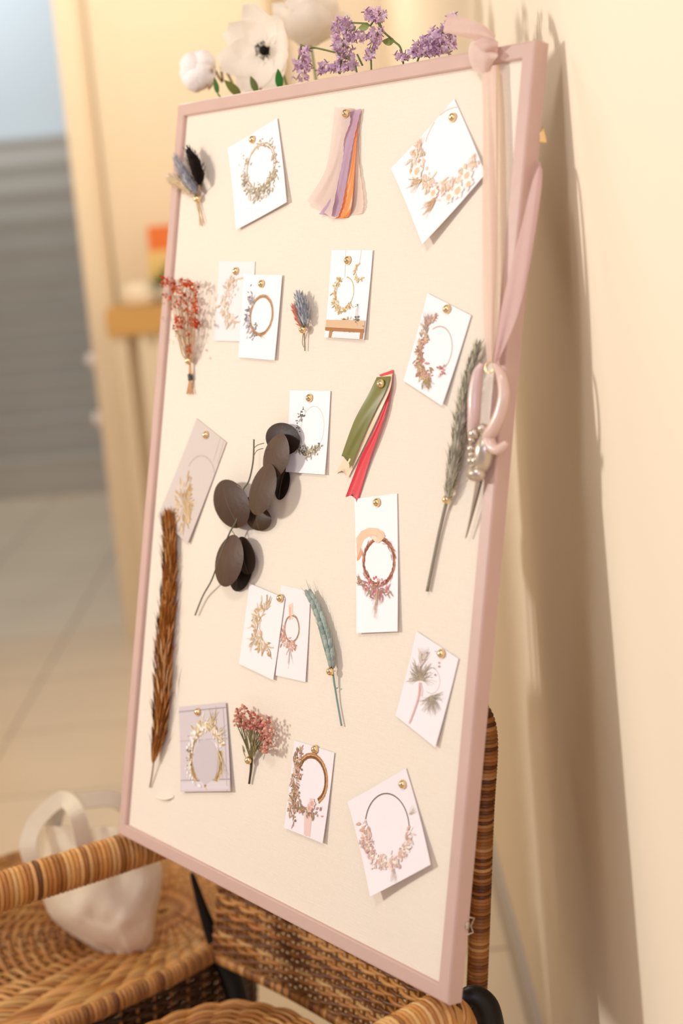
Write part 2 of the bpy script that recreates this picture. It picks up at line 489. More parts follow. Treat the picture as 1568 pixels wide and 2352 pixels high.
def push_pin(x, y, h, label):
    p = bp(x, y, h)
    if pin_proto[0] is None:
        t = thing('push_pin', label, 'pin', p, 'brass push pins in the board')
        m = MB(); m.ell(p, BU * 0.0047, BV * 0.0047, BN * 0.0052, 'e6c27c', 18, 8, 0.0); m.build('pin_head', M_GOLD, t)
        m = MB(); m.tube([p + BN * 0.0003, p - BN * 0.006], [0.0006, 0.0003], 6, 'e6c27c'); m.build('needle', M_SILVER, t)
        pin_proto[0] = t
        return t
    src = pin_proto[0]; t = src.copy(); COL.objects.link(t); t.location = p; t['label'] = label
    for ch in src.children:
        c = ch.copy(); COL.objects.link(c); c.parent = t
    return t


# ------------------------------------------------------------------ printed cards
class Sheet:
    """a paper card and its print; everything in board coordinates (a, b) metres, lifted off the linen"""
    def __init__(s, quad, pin, col, lift=0.0012, curl=0.06, tint=None):
        s.q = [V((*ab(*p), 0)) for p in quad]; s.pin = V((*ab(*pin), 0)); s.l0 = lift; s.k = curl
        s.m = MB(); s.n = 0; col = lin(col)
        q = s.q
        def fn(u, w):
            c = q[0] * ((1 - u) * (1 - w)) + q[1] * (u * (1 - w)) + q[2] * (u * w) + q[3] * ((1 - u) * w)
            return s.P(c.x, c.y)
        s.fn = fn
        s.m.grid(fn, 10, 14, col)
        b = s.m
        ring = [(i / 10, 0) for i in range(10)] + [(1, j / 14) for j in range(14)] + [(1 - i / 10, 1) for i in range(10)] + [(0, 1 - j / 14) for j in range(14)]
        for k in range(len(ring)):
            p0, p1 = fn(*ring[k]), fn(*ring[(k + 1) % len(ring)])
            b.poly([p1, p0, p0 - BN * 0.0005, p1 - BN * 0.0005], col)

    def P(s, a, b, e=0.0):
        d = math.hypot(a - s.pin.x, b - s.pin.y)
        return Bd(a, b, s.l0 + s.k * d * d * 6 + e)

    def up(s):
        s.n += 1
        return 0.00012 + s.n * 0.0000035

    def inside(s, pts):
        q = s.q
        for a, b in pts:
            for k in range(4):
                p0, p1 = q[k], q[(k + 1) % 4]
                if (p1.x - p0.x) * (b - p0.y) - (p1.y - p0.y) * (a - p0.x) > -2e-6: return False
        return True

    def poly(s, pts, col):
        if not s.inside(pts): return
        e = s.up(); s.m.poly([s.P(p[0], p[1], e) for p in pts], col)

    def px(s, pts, col):
        s.poly([ab(*p) for p in pts], col)

    def uvp(s, u, w):
        q = s.q
        c = q[0] * ((1 - u) * (1 - w)) + q[1] * (u * (1 - w)) + q[2] * (u * w) + q[3] * ((1 - u) * w)
        return c.x, c.y

    def rect(s, u0, w0, u1, w1, col, n=4):
        e = s.up(); col = lin(col)
        for i in range(n):
            for j in range(n):
                f = lambda x, y: s.P(*s.uvp(u0 + (u1 - u0) * x / n, w0 + (w1 - w0) * y / n), e)
                s.m.poly([f(i, j), f(i + 1, j), f(i + 1, j + 1), f(i, j + 1)], col)

    def line(s, pts, w, col, w2=None):
        """a drawn line through picture points, width w metres"""
        P = [ab(*p) for p in pts]; e = s.up(); col = lin(col); n = len(P); w2 = w if w2 is None else w2
        L = []
        for i in range(n):
            a, b = P[max(0, i - 1)], P[min(n - 1, i + 1)]
            dx, dy = b[0] - a[0], b[1] - a[1]; l = math.hypot(dx, dy) or 1
            ww = w + (w2 - w) * i / (n - 1)
            nx, ny = -dy / l * ww / 2, dx / l * ww / 2
            L.append((s.P(P[i][0] + nx, P[i][1] + ny, e), s.P(P[i][0] - nx, P[i][1] - ny, e)))
        for i in range(n - 1):
            s.m.poly([L[i][0], L[i][1], L[i + 1][1], L[i + 1][0]], col)

    def ell(s, x, y, rx, ry):
        c = ab(x, y); return c, abs(ab(x + rx, y)[0] - c[0]), abs(ab(x, y - ry)[1] - c[1])

    def ring(s, x, y, rx, ry, w, col, a0=0, a1=360, n=48, jit=0.0, var=0.08, rot=0):
        """w: width in metres; angles clockwise from the top"""
        c, ru, rv = s.ell(x, y, rx, ry); e = s.up(); prev = None
        for i in range(n + 1):
            a = math.radians(a0 + (a1 - a0) * i / n); j = 1 + random.uniform(-jit, jit)
            f = lambda k: s.P(c[0] + math.sin(a) * (ru + k) * j, c[1] + math.cos(a) * (rv + k) * j, e)
            cur = (f(w / 2), f(-w / 2))
            if prev and s.inside([(c[0] + math.sin(a) * (ru + w / 2), c[1] + math.cos(a) * (rv + w / 2))]): s.m.poly([prev[0], cur[0], cur[1], prev[1]], vary(col, var))
            prev = cur

    def fill(s, x, y, rx, ry, col, n=36):
        c, ru, rv = s.ell(x, y, rx, ry)
        s.poly([(c[0] + math.sin(2 * PI * i / n) * ru, c[1] + math.cos(2 * PI * i / n) * rv) for i in range(n)], col)

    def leafp(s, a, b, ang, L, W, col):
        dx, dy = math.sin(ang), math.cos(ang); nx, ny = dy, -dx; L *= .62; W *= .72
        s.poly([(a, b), (a + dx * L * .35 + nx * W, b + dy * L * .35 + ny * W), (a + dx * L * .75 + nx * W * .7, b + dy * L * .75 + ny * W * .7), (a + dx * L, b + dy * L),
                (a + dx * L * .75 - nx * W * .7, b + dy * L * .75 - ny * W * .7), (a + dx * L * .35 - nx * W, b + dy * L * .35 - ny * W)], col)

    def leaves(s, x, y, rx, ry, a0, a1, n, cols, L=(0.006, 0.012), W=0.0015, spread=0.12, out=0.9, off=0.0, mode='mix'):
        c, ru, rv = s.ell(x, y, rx, ry)
        for i in range(n):
            t = random.random(); a = math.radians(a0 + (a1 - a0) * t)
            k = 1 + off + random.gauss(0, spread)
            p = (c[0] + math.sin(a) * ru * k, c[1] + math.cos(a) * rv * k)
            ang = a + random.uniform(-out, out) + (random.choice((0, 0, PI / 2, -PI / 2)) if mode == 'mix' else (PI / 2 if mode == 'tan' else 0))
            s.leafp(p[0], p[1], ang, random.uniform(*L), W * random.uniform(.6, 1.3), vary(random.choice(cols), .14))

    def dots(s, x, y, rx, ry, a0, a1, n, cols, r=(0.001, 0.002), spread=0.1, off=0.0):
        c, ru, rv = s.ell(x, y, rx, ry)
        for i in range(n):
            a = math.radians(random.uniform(a0, a1)); k = 1 + off + random.gauss(0, spread)
            p = (c[0] + math.sin(a) * ru * k, c[1] + math.cos(a) * rv * k); rr = random.uniform(*r) * .75; ph = random.random() * 6
            s.poly([(p[0] + rr * math.cos(ph + q * 1.047) * random.uniform(.75, 1.1), p[1] + rr * math.sin(ph + q * 1.047) * random.uniform(.75, 1.1)) for q in range(6)], vary(random.choice(cols), .1))

    def flower(s, x, y, r, col, ctr, n=6):
        c = ab(x, y)
        for i in range(n):
            s.leafp(c[0], c[1], 2 * PI * i / n + .3, r, r * .33, vary(col, .06))
        rr = r * .3
        s.poly([(c[0] + rr * math.cos(q), c[1] + rr * math.sin(q)) for q in (0, 1, 2, 3, 4, 5)], ctr)

    def spray(s, x, y, n, ang, fan, L, W, cols, curv=0.3):
        c = ab(x, y)
        for i in range(n):
            a = math.radians(ang + random.uniform(-fan, fan)); l = random.uniform(*L) * .72; k = random.uniform(-curv, curv)
            e = s.up(); col = vary(random.choice(cols), .15); pr = None
            for j in range(4):
                t = j / 3; aa = a + k * t
                p = (c[0] + math.sin(aa) * l * t, c[1] + math.cos(aa) * l * t); w = W * .62 * (1 - .6 * t)
                cur = (s.P(p[0] + math.cos(aa) * w, p[1] - math.sin(aa) * w, e), s.P(p[0] - math.cos(aa) * w, p[1] + math.sin(aa) * w, e))
                if pr and s.inside([p]): s.m.poly([pr[0], pr[1], cur[1], cur[0]], col)
                pr = cur

    def done(s, name, label, group='printed wreath cards pinned to the board'):
        q = sum(s.q, V((0, 0, 0))) / 4
        o = s.m.build(name, M_PAPER, None, Bd(q.x, q.y, 0)); tag(o, label, 'card', group)
        return o


WHITE = 'f6f1f0'; OFFW = 'efe9ea'
CN = 'photo_card'
# card at the top left: olive wreath
s = Sheet([(526, 341), (639, 272), (667, 466), (550, 529)], (581, 321), WHITE)
s.ring(603, 382, 33, 52, 0.0022, 'cdb99c', 0, 360, 60, .02)
s.ring(601, 384, 31, 49, 0.0012, 'b9a27e', 0, 360, 50, .03)
s.leaves(601, 386, 36, 60, 95, 250, 170, ['b5a88a', '9c9278', 'cbbfa4', 'a89a76', 'd6ccb8'], (.005, .012), .0014, .14, 1.0)
s.leaves(601, 386, 34, 58, -20, 100, 40, ['c3b79d', 'a69b80'], (.004, .009), .0012, .1, .8)
s.leaves(601, 386, 34, 58, 250, 300, 26, ['b5a88a', 'cbbfa4'], (.004, .010), .0012, .16, .8)
s.spray(598, 430, 20, 180, 20, (.012, .024), .0006, ['a89a76', 'c3b79d'])
s.spray(570, 418, 16, 255, 35, (.008, .018), .0006, ['a59a82', '8f8874'])
s.done(CN, 'white card with olive-grey leafy wreath, tilted, left of the sheer ribbons')
push_pin(581, 321, .0014, 'gold push pin in the tilted olive wreath card')
# card at the top right: blush flower wreath
s = Sheet([(907, 389), (1044.5, 228), (1122, 401), (985.5, 564)], (1041, 270), WHITE, curl=.09)
s.ring(1037, 345, 62, 96, 0.0012, 'd9c2a6', -75, 60, 40, .005)
s.dots(1030, 345, 70, 88, 100, 285, 150, ['eed6c2', 'f5e6d8', 'e6c6ac', 'f9f0e8', 'ecc8ac', 'dcc6aa'], (.0016, .0045), .1)
s.leaves(1030, 345, 70, 88, 100, 285, 130, ['e9d0b8', 'dcbf9c', 'e4bfa4', 'd2bf9c', 'f1e2d4'], (.007, .017), .0016, .13, .9)
for x, y, r in ((965, 395, .014), (1060, 440, .015), (1040, 455, .012), (1080, 405, .014), (1085, 425, .012), (1004, 445, .012)):
    s.flower(x, y, r, 'f8eee6', 'e0c2a2')
s.spray(975, 415, 18, 250, 30, (.015, .032), .0008, ['c9a577', 'd9bd98'])
s.spray(1010, 455, 18, 215, 30, (.015, .032), .0008, ['d0a581', 'c2a070'])
s.spray(968, 350, 14, 345, 20, (.012, .03), .001, ['d8b596', 'e5c7ac'])
s.done(CN, 'large white diamond-tilted card with blush flower wreath beside the hanging ribbon')
push_pin(1041, 270, .0014, 'gold push pin in the large diamond-tilted blush flower card')
# two overlapping cards, left
s = Sheet([(504.6, 600), (587, 601), (577, 785), (495, 783)], (543, 623), 'eee4e2', .0008, .03)
s.ring(552, 690, 34, 50, 0.0018, 'd9b890', 170, 370, 40, .02)
s.leaves(548, 690, 30, 50, 180, 330, 120, ['d8c3a8', 'e6d8c6', 'c6ab88', 'efe3d4', 'd9b9a6'], (.007, .016), .002, .14, .7)
s.dots(530, 665, 12, 16, 0, 360, 26, ['dcc0b0', 'e9d8ca'], (.0015, .003), .4)
s.done(CN, 'pale card with beige crescent wreath, half hidden behind brown wreath card')
push_pin(543, 623, .0010, 'gold push pin in the half hidden beige crescent card')
s = Sheet([(564, 631.5), (652, 633), (636.6, 828), (553.5, 821)], (602, 652), WHITE, .0026, .03)
s.ring(605, 725, 26, 44, 0.0042, 'bf9670', 0, 360, 60, .012)
s.ring(605, 725, 25, 43, 0.0012, '9c744e', 0, 360, 60, .03)
s.leaves(584, 722, 10, 36, 180, 360, 80, ['a9a3a8', '8c868c', 'c2bcc0', 'b4a7a2', '74706f'], (.005, .012), .0016, .3, 1.0)
s.dots(590, 760, 4, 14, 0, 360, 30, ['6c6a66', '8f8c86'], (.0008, .002), .5)
s.spray(598, 768, 10, 95, 25, (.01, .02), .0005, ['a98458'])
s.done(CN, 'white card with brown ring wreath and grey-lilac leaves, overlapping a beige card')
push_pin(602, 652, .0028, 'gold push pin in the brown ring and grey-lilac leaf card')
# two golden crescents over a table
s = Sheet([(763.6, 574.5), (858.5, 575), (842, 781), (751.4, 775.5)], (800, 598), WHITE)
s.line([(796, 575), (794, 638)], .0006, 'cbbcae'); s.line([(832, 575), (828, 606)], .0006, 'cbbcae')
s.ring(795, 673, 20, 36, 0.0012, 'c9ab78', 0, 300, 40, .015)
s.leaves(793, 674, 22, 37, 130, 330, 110, ['d6ba86', 'c6a466', 'e3cfa6', 'b99a5e'], (.005, .010), .0013, .1, .8)
s.leaves(829, 623, 10, 19, 130, 340, 46, ['d6ba86', 'c6a466', 'e3cfa6'], (.004, .008), .0011, .1, .8)
s.px([(755, 735), (844.5, 737), (842.5, 760), (754, 753)], 'd7b48e')
s.px([(753, 752), (843, 757), (842.5, 765), (753.5, 760)], 'a8713e')
s.px([(763, 760), (770, 760.5), (768, 776), (761, 775.8)], 'b47f4c'); s.px([(834, 764), (841, 764.5), (840, 779.9), (833, 779.3)], 'b47f4c')
s.px([(770, 763), (834, 765), (833, 779.8), (768, 775.8)], 'ece4e2')
s.px([(797, 745), (822, 747), (820, 762), (795, 760)], 'f3eee9')
s.leaves(808, 746, 18, 8, 0, 360, 60, ['b79a62', 'd1b887', 'a58a58', '8c7a54'], (.004, .009), .001, .4, 1)
s.ring(822, 746, 5, 8, .0008, '8a7c66'); s.dots(825, 735, 4, 4, 0, 360, 16, ['55503f', '6d6850'], (.0008, .0018), .5)
s.line([(826, 733), (828, 703)], .0005, '8a8478'); s.line([(822, 733), (824, 708)], .0005, '8a8478'); s.dots(826, 703, 3, 3, 0, 360, 5, ['4b4840'], (.0008, .0011), .3)
s.done(CN, 'white card picturing two golden crescent wreaths hung above a wooden table')
push_pin(800, 598, .0014, 'gold push pin in the card with two golden crescents')
# right: brown-pink wreath
s = Sheet([(984, 674), (1084, 725), (1022, 932.7), (933, 875)], (1027.7, 710), 'f3eeee')
s.ring(1008, 803, 33, 53, 0.0010, 'b29a7e', -30, 140, 40)
s.dots(988, 815, 20, 48, 180, 330, 90, ['c9a987', 'b98a72', 'd8bfa2', 'c78f80', 'a98a62'], (.0014, .0034), .16)
s.leaves(988, 815, 20, 50, 150, 335, 120, ['c3a27a', 'b07f68', 'd6bd9c', '9f8259', 'c88f7c'], (.006, .014), .0015, .2, .9)
s.leaves(992, 750, 10, 14, 250, 400, 36, ['b58a72', 'a5806a', 'cdb096'], (.007, .016), .0012, .4, .5)
s.spray(984, 765, 9, 335, 22, (.02, .036), .0004, ['a59584'])
s.leaves(1018, 853, 4, 5, 0, 360, 16, ['b36d60', 'a5604f', 'c98a7a'], (.004, .008), .0012, .4, 1)
s.spray(990, 868, 24, 190, 45, (.010, .020), .0005, ['8f7a4e', 'b09a68', 'a0845a'])
s.done(CN, 'white tilted card with thin ring and brown-pink flowers, left of grey grass head')
push_pin(1027.7, 710, .0014, 'gold push pin in the tilted brown-pink flower wreath card')
# eucalyptus ring
s = Sheet([(668, 897), (761, 898), (752, 1090.6), (662, 1084)], (712, 914), WHITE)
s.ring(720, 985, 27, 52, 0.0007, 'd5cdc4', 0, 360, 50)
s.leaves(714, 990, 30, 50, 190, 330, 70, ['8f8e82', '6f6f64', 'a9a798', '5b5a50'], (.004, .008), .0012, .13, 1.1)
s.leaves(714, 990, 30, 50, 120, 220, 100, ['a09a80', '87836c', 'b8b098', '6c6a58', 'c9b48c'], (.004, .010), .0013, .12, 1.1)
s.done(CN, 'white card with thin ring and grey-green sprigs, partly behind the dark eucalyptus leaves')
push_pin(712, 914, .0014, 'gold push pin in the thin ring card above dark eucalyptus')
# tan translucent card
s = Sheet([(453, 961), (521.6, 1016), (436.7, 1249), (368.6, 1186)], (474, 999), 'd2c5bc', .001, .03)
s.ring(462, 1104, 35, 58, 0.0015, 'c7b6aa', -60, 130, 40); s.ring(462, 1104, 34, 57, 0.0005, 'b3a092', -60, 130, 40)
s.line([(508, 1005), (492, 1060)], .0006, 'c6b4a8'); s.line([(516, 1012), (502, 1064)], .0006, 'c6b4a8')
s.leaves(425, 1160, 12, 32, 0, 360, 110, ['d3b58a', 'c9a671', 'dcc6a4', 'c0995f'], (.008, .020), .0016, .4, .5, mode='rad')
s.spray(440, 1200, 26, 340, 25, (.03, .06), .0009, ['cfae7c', 'd8bf98', 'c4a069'])
s.done(CN, 'tan tilted card with faint ring and golden grass above the brown plume')
push_pin(474, 999, .0012, 'gold push pin in the tan tilted golden grass card')
# tall card, hand with a red twig wreath
s = Sheet([(816, 1146), (913.5, 1133.5), (919.6, 1450), (825.7, 1454)], (867, 1154), WHITE, curl=.03)
s.px([(821, 1236), (832, 1220), (850, 1212), (872, 1214), (884, 1222), (886, 1233), (876, 1230), (868, 1238), (872, 1246), (866, 1247), (850, 1232), (838, 1240), (832, 1258), (833, 1272), (823, 1288)], 'efc3a2')
s.px([(850, 1214), (872, 1215), (884, 1223), (885, 1230), (872, 1226), (858, 1222)], 'f6d6ba')
s.px([(822, 1262), (832, 1258), (836, 1272), (828, 1286), (823, 1288)], 'dba078')
s.px([(862, 1224), (874, 1244), (870, 1247), (858, 1233)], 'e0a988')
for rr, wd, cc in ((1.0, .0034, 'b4694a'), (.965, .0024, '96543a'), (1.04, .0020, 'c98664'), (1.0, .0012, '7d432c'), (1.02, .0010, 'd9a07e')):
    s.ring(873, 1290, 36 * rr, 53 * rr, wd, cc, 0, 360, 60, .028, .25)
s.leaves(873, 1290, 36, 53, -30, 60, 40, ['a05f44', 'b5765a', '84492f'], (.008, .02), .0006, .07, .35, mode='tan')
s.leaves(873, 1290, 36, 53, 0, 360, 70, ['a05f44', 'b5765a', '84492f'], (.008, .016), .0005, .06, .35, mode='tan')
s.px([(850, 1214), (868, 1216), (884, 1223), (887, 1233), (880, 1241), (874, 1247), (868, 1247), (873, 1238), (866, 1230), (852, 1226)], 'f1c8a8')
s.px([(868, 1232), (874, 1238), (872, 1247), (866, 1247), (856, 1234), (858, 1230)], 'f6d8be'); s.line([(866, 1230), (872, 1238), (868, 1246)], .0005, 'c98a64'); s.line([(870, 1218), (880, 1226), (884, 1236)], .0004, 'd09a78')
s.dots(868, 1345, 20, 14, 0, 360, 50, ['c9696f', 'd98a8c', 'b5585c', 'e3a6a2'], (.001, .0024), .4)
s.leaves(862, 1340, 30, 14, 90, 270, 70, ['a8826a', '9b8a66', 'c9a690', 'b5737a', 'c46c70'], (.008, .018), .0010, .4, .8)
s.spray(872, 1350, 22, 180, 50, (.012, .028), .0006, ['b0896e', 'c37478', 'b5a184'])
s.spray(872, 1365, 9, 180, 8, (.02, .036), .0006, ['c9ae92', 'b89a7c'])
s.spray(835, 1335, 10, 270, 40, (.008, .014), .0007, ['c9767a', 'a58a66'])
s.done(CN, 'tall white card picturing a hand holding a red twig wreath')
push_pin(867, 1154, .0014, 'gold push pin in the tall hand and twig wreath card')
# overlapping pair at the centre bottom
s = Sheet([(646, 1344), (714.5, 1359), (705, 1566), (636.4, 1551)], (650, 1372), 'f0e8e6', .0008, .03)
s.px([(664, 1390), (674, 1384), (675, 1422), (665, 1424)], 'eccdb8'); s.px([(666, 1391), (669, 1389), (669, 1423), (666, 1423)], 'dfae92')
s.ring(672, 1444, 17, 31, 0.0024, 'bf9a86', 0, 360, 44, .02, .2); s.ring(672, 1444, 16.4, 30, 0.001, '93705c', 0, 360, 44, .03, .2)
s.leaves(668, 1455, 16, 26, 140, 290, 90, ['d3ab98', 'c48f7c', 'e2c6b6', 'b58d74', 'd99a84'], (.005, .011), .0015, .2, 1)
s.spray(668, 1484, 10, 180, 25, (.015, .036), .0006, ['d0c4bc', 'dbd0c9', 'c4b5aa'])
s.done(CN, 'white card with small brown ring wreath on peach ribbon, left of blue-green wheat')
s = Sheet([(577, 1340), (657, 1374), (633, 1561.6), (555, 1524)], (644, 1373), 'f2ebe9', .0022, .03)
s.ring(630, 1440, 30, 48, 0.0016, 'd2b893', 165, 320, 36, .02)
s.leaves(622, 1442, 32, 46, 170, 335, 130, ['d3bd98', 'c4a97e', 'e0d0b4', 'b89b70', 'd9c4ab'], (.007, .017), .0020, .13, .8)
s.spray(616, 1400, 10, 20, 25, (.012, .024), .0014, ['d3bd98', 'cba983'])
s.spray(590, 1470, 12, 240, 40, (.010, .022), .0007, ['bfa98a', 'd3bd98'])
s.done(CN, 'white tilted card with beige leaf crescent, overlapping small peach ribbon wreath card')
push_pin(645, 1374, .0024, 'gold push pin joining the two overlapping cards left of wheat')
# right lower: grass spray
s = Sheet([(959, 1450), (1055, 1513), (1006, 1716), (915, 1643)], (1015, 1501), 'f0e9e9')
s.ring(993, 1563, 20, 30, 0.0005, 'c3aea2', -20, 200, 40)
s.spray(968, 1562, 130, -10, 95, (.014, .034), .0004, ['a99a80', '948669', 'c2b5a0', 'b59e86'], .5)
s.spray(992, 1598, 100, 150, 80, (.010, .028), .0004, ['a99a80', '8e8062', 'c2b5a0'], .5)
s.spray(970, 1530, 24, 10, 30, (.012, .03), .0008, ['dccfc2', 'cfc0b0'], .3)
s.dots(990, 1520, 22, 18, 0, 360, 14, ['b08a86', 'a07a72'], (.0008, .0016), .4)
s.line(spl([(968, 1568), (966, 1600), (956, 1635), (947, 1661)], 10), .0016, 'd8a296', .0012); s.line(spl([(969, 1566), (973, 1585), (972, 1600)], 6), .001, 'e3bdb0')
s.done(CN, 'white tilted card with feathery grass sprays and a thin pink ribbon line')
push_pin(1015, 1501, .0014, 'gold push pin in the feathery grass spray card')
# bottom left: lilac grey photo
s = Sheet([(413, 1624), (522, 1613), (537.6, 1816), (422, 1818)], (455.6, 1635), 'd3c8c9')
s.rect(0, .05, 1, .064, 'a79c9e'); s.rect(0, .40, 1, .408, 'b8adaf'); s.rect(0, .86, 1, .872, 'aaa0a2'); s.rect(.93, .06, .945, 1, 'bcb2b4')
s.rect(.02, .885, .98, .98, 'd9cfd1')
s.fill(477, 1750, 30, 54, 'c9bfc0')
for rr, wd, cc in ((1.0, .0070, 'c9ad7c'), (1.07, .0030, 'a88a56'), (.93, .0026, 'b5976a'), (1.0, .0022, '94794c'), (1.1, .0016, 'dcc79e')):
    s.ring(477, 1742, 37 * rr, 62 * rr, wd, cc, 60, 330, 60, .03, .2)
s.leaves(477, 1735, 38, 66, -60, 60, 110, ['d9c090', 'c4a468', 'e6d6b4', 'b39258', 'efe6d6'], (.008, .018), .0022, .1, .9)
s.dots(477, 1735, 37, 64, -120, 40, 50, ['f3ece4', 'e6dac9', 'fbf6f0'], (.0016, .0034), .09)
s.dots(467, 1780, 30, 26, 170, 290, 24, ['f1e9e2', 'dfd2c4'], (.0018, .0034), .1)
s.spray(500, 1690, 26, 100, 60, (.016, .04), .0007, ['d9cab0', 'c6b08a', 'e4d9c6'])
s.spray(490, 1665, 12, 10, 30, (.015, .034), .0009, ['c9ad7c', 'd7c3a0'])
s.spray(505, 1720, 24, 150, 20, (.02, .05), .0006, ['d3c2a2', 'bda67c'])
s.dots(438, 1735, 5, 30, 0, 360, 10, ['5c5238', '7a6a48'], (.001, .002), .4)
s.done(CN, 'grey-lilac photo card of golden wreath at the foot of the board, left of pink blossoms')
push_pin(455.6, 1635, .0014, 'gold push pin in the grey-lilac golden wreath photo')
# bottom middle: brown ring with pink ribbon
s = Sheet([(678, 1700), (770, 1729), (748, 1935.7), (660, 1900)], (724.7, 1721), 'eee7e8')
s.px([(704, 1862), (722, 1862), (719, 1922), (705, 1916)], 'e7c6bc'); s.px([(711, 1862), (714, 1862), (711, 1919), (708, 1918)], 'd3a497')
for rr, wd, cc in ((1.0, .0060, '9c6a42'), (1.05, .0030, 'b98656'), (.96, .0022, '7c4e2c'), (1.02, .0010, 'cfa072')):
    s.ring(719, 1789, 34 * rr, 54 * rr, wd, cc, -75, 145, 60, .012, .15)
s.leaves(690, 1795, 13, 66, 180, 360, 150, ['a98a70', 'bfa08a', '8f7052', 'c99a80', 'd6bfa6', '9b8258'], (.006, .014), .0016, .35, .9)
s.dots(694, 1795, 10, 56, 180, 360, 80, ['c79a86', 'a97e62', 'd9bda6', '8a6a44'], (.0010, .0024), .35)
s.leaves(706, 1848, 24, 12, 90, 270, 60, ['a98a70', '8f7052', 'c99a80', '9b8258'], (.006, .013), .0014, .35, .9)
s.flower(722, 1845, .010, 'eccabd', 'd9a898'); s.flower(716, 1856, .008, 'e7bdb0', 'd9a898')
s.done(CN, 'pale card with brown ring wreath and pink ribbon tail, right of pink blossoms')
push_pin(724.7, 1721, .0014, 'gold push pin in the brown ring and pink ribbon card')
# bottom right: thin hoop with blush flowers
s = Sheet([(808.5, 1840), (934, 1764), (999.5, 1984), (869.5, 2056)], (926, 1801), 'efe8e8', .0014, .12)
s.ring(895, 1900, 51, 78, 0.0014, '6f5b50', -90, 80, 50); s.ring(895, 1900, 50, 77, 0.0006, '9a8578', -90, 80, 50)
s.dots(895, 1902, 50, 78, 85, 262, 150, ['f3e4d9', 'ebd5c6', 'f8f0ea', 'e2c2b2', 'd6b0a0'], (.0016, .0042), .07)
s.leaves(895, 1902, 50, 78, 80, 265, 150, ['ead2c2', 'd8b8a4', 'f3e7dd', 'e0bfae', 'cdaa98'], (.006, .013), .0020, .09, 1.0)
s.leaves(853, 1935, 9, 12, 0, 360, 40, ['cfa698', 'dcbcae', 'c49a8c'], (.004, .009), .0012, .4, 1)
s.spray(945, 1870, 7, 40, 40, (.02, .05), .0004, ['c9b09c', 'bfa68f'], .5)
s.spray(915, 1990, 8, 175, 25, (.012, .026), .0005, ['bfa68f'])
s.done(CN, 'large pale tilted card with thin dark hoop and blush flowers near bottom corner')
push_pin(926, 1801, .0014, 'gold push pin in the large thin dark hoop card')


# ------------------------------------------------------------------ ribbons pinned to the board
def ribbon(mb, left, right, col, n=24, k=6, h0=.001, ripple=.0, belly=.0, notch=None, seed=0, zig=0.0, tw=0.0):
    Lp, Rp = spl(left, n), spl(right, n); col = lin(col)
    rnd = random.Random(seed)
    def fn(u, w):
        i = int(round(w * n)); (xa, ya), (xb, yb) = Lp[i], Rp[i]
        x, y = xa + (xb - xa) * u, ya + (yb - ya) * u
        if zig and u in (0.0, 1.0):
            x += zig * (1 if i % 2 else -1)
        if notch and i == n:
            t = 1 - abs(2 * u - 1); x += notch[0] * t; y += notch[1] * t
        h = h0 + belly * math.sin(PI * min(1, w * 1.05)) + ripple * math.sin(u * 7 + w * 5 + seed) * (0.3 + w) + tw * u * w
        return bp(x, y, max(h, .0004))
    mb.grid(fn, k, n, col)


g = 'sheer ribbons under one pin'
m = MB(); ribbon(m, [(800, 252), (806, 320), (800, 400), (795, 498)], [(829, 250), (822, 345), (834, 455), (831, 490)], 'f3e0d2', 24, 8, .001, .0012, .002, None, 3, .7)
o = m.build('organza_ribbon', M_ORGANZA, None, bp(812, 250, 0)); tag(o, 'sheer cream ribbon on the right of the orange ribbon', 'ribbon', g)
m = MB(); ribbon(m, [(808, 262), (812, 330), (802, 400), (778, 490), (762, 502)], [(824, 262), (818, 330), (812, 420), (806, 480), (798, 500)], 'f0893c', 28, 6, .002, .0008, .003, None, 5)
o = m.build('satin_ribbon', M_SATIN, None, bp(815, 260, 0)); tag(o, 'bright orange ribbon pinned between lilac and cream ribbons', 'ribbon', g)
m = MB(); ribbon(m, [(790, 262), (792, 310), (782, 350), (776, 400), (765, 445), (732, 492)], [(829, 249), (816, 305), (806, 350), (795, 420), (786, 470), (776, 499)], 'cfb0c6', 30, 8, .003, .0012, .004, None, 9, .5)
o = m.build('organza_ribbon', M_GAUZE, None, bp(805, 250, 0)); tag(o, 'lilac wavy-edged ribbon pinned beside the orange ribbon', 'ribbon', g)
m = MB(); ribbon(m, [(768, 246), (760, 320), (745, 395), (704, 461)], [(802, 249), (804, 280), (790, 320), (788, 360), (776, 420), (760, 499)], 'f3e0d6', 30, 8, .005, .0018, .004, None, 2, .5)
o = m.build('organza_ribbon', M_ORGANZA, None, bp(785, 248, 0)); tag(o, 'sheer blush ribbon with flared corner, leftmost of the pinned ribbons', 'ribbon', g)
push_pin(795, 261, .0078, 'gold push pin holding the sheer blush, lilac and orange ribbons')

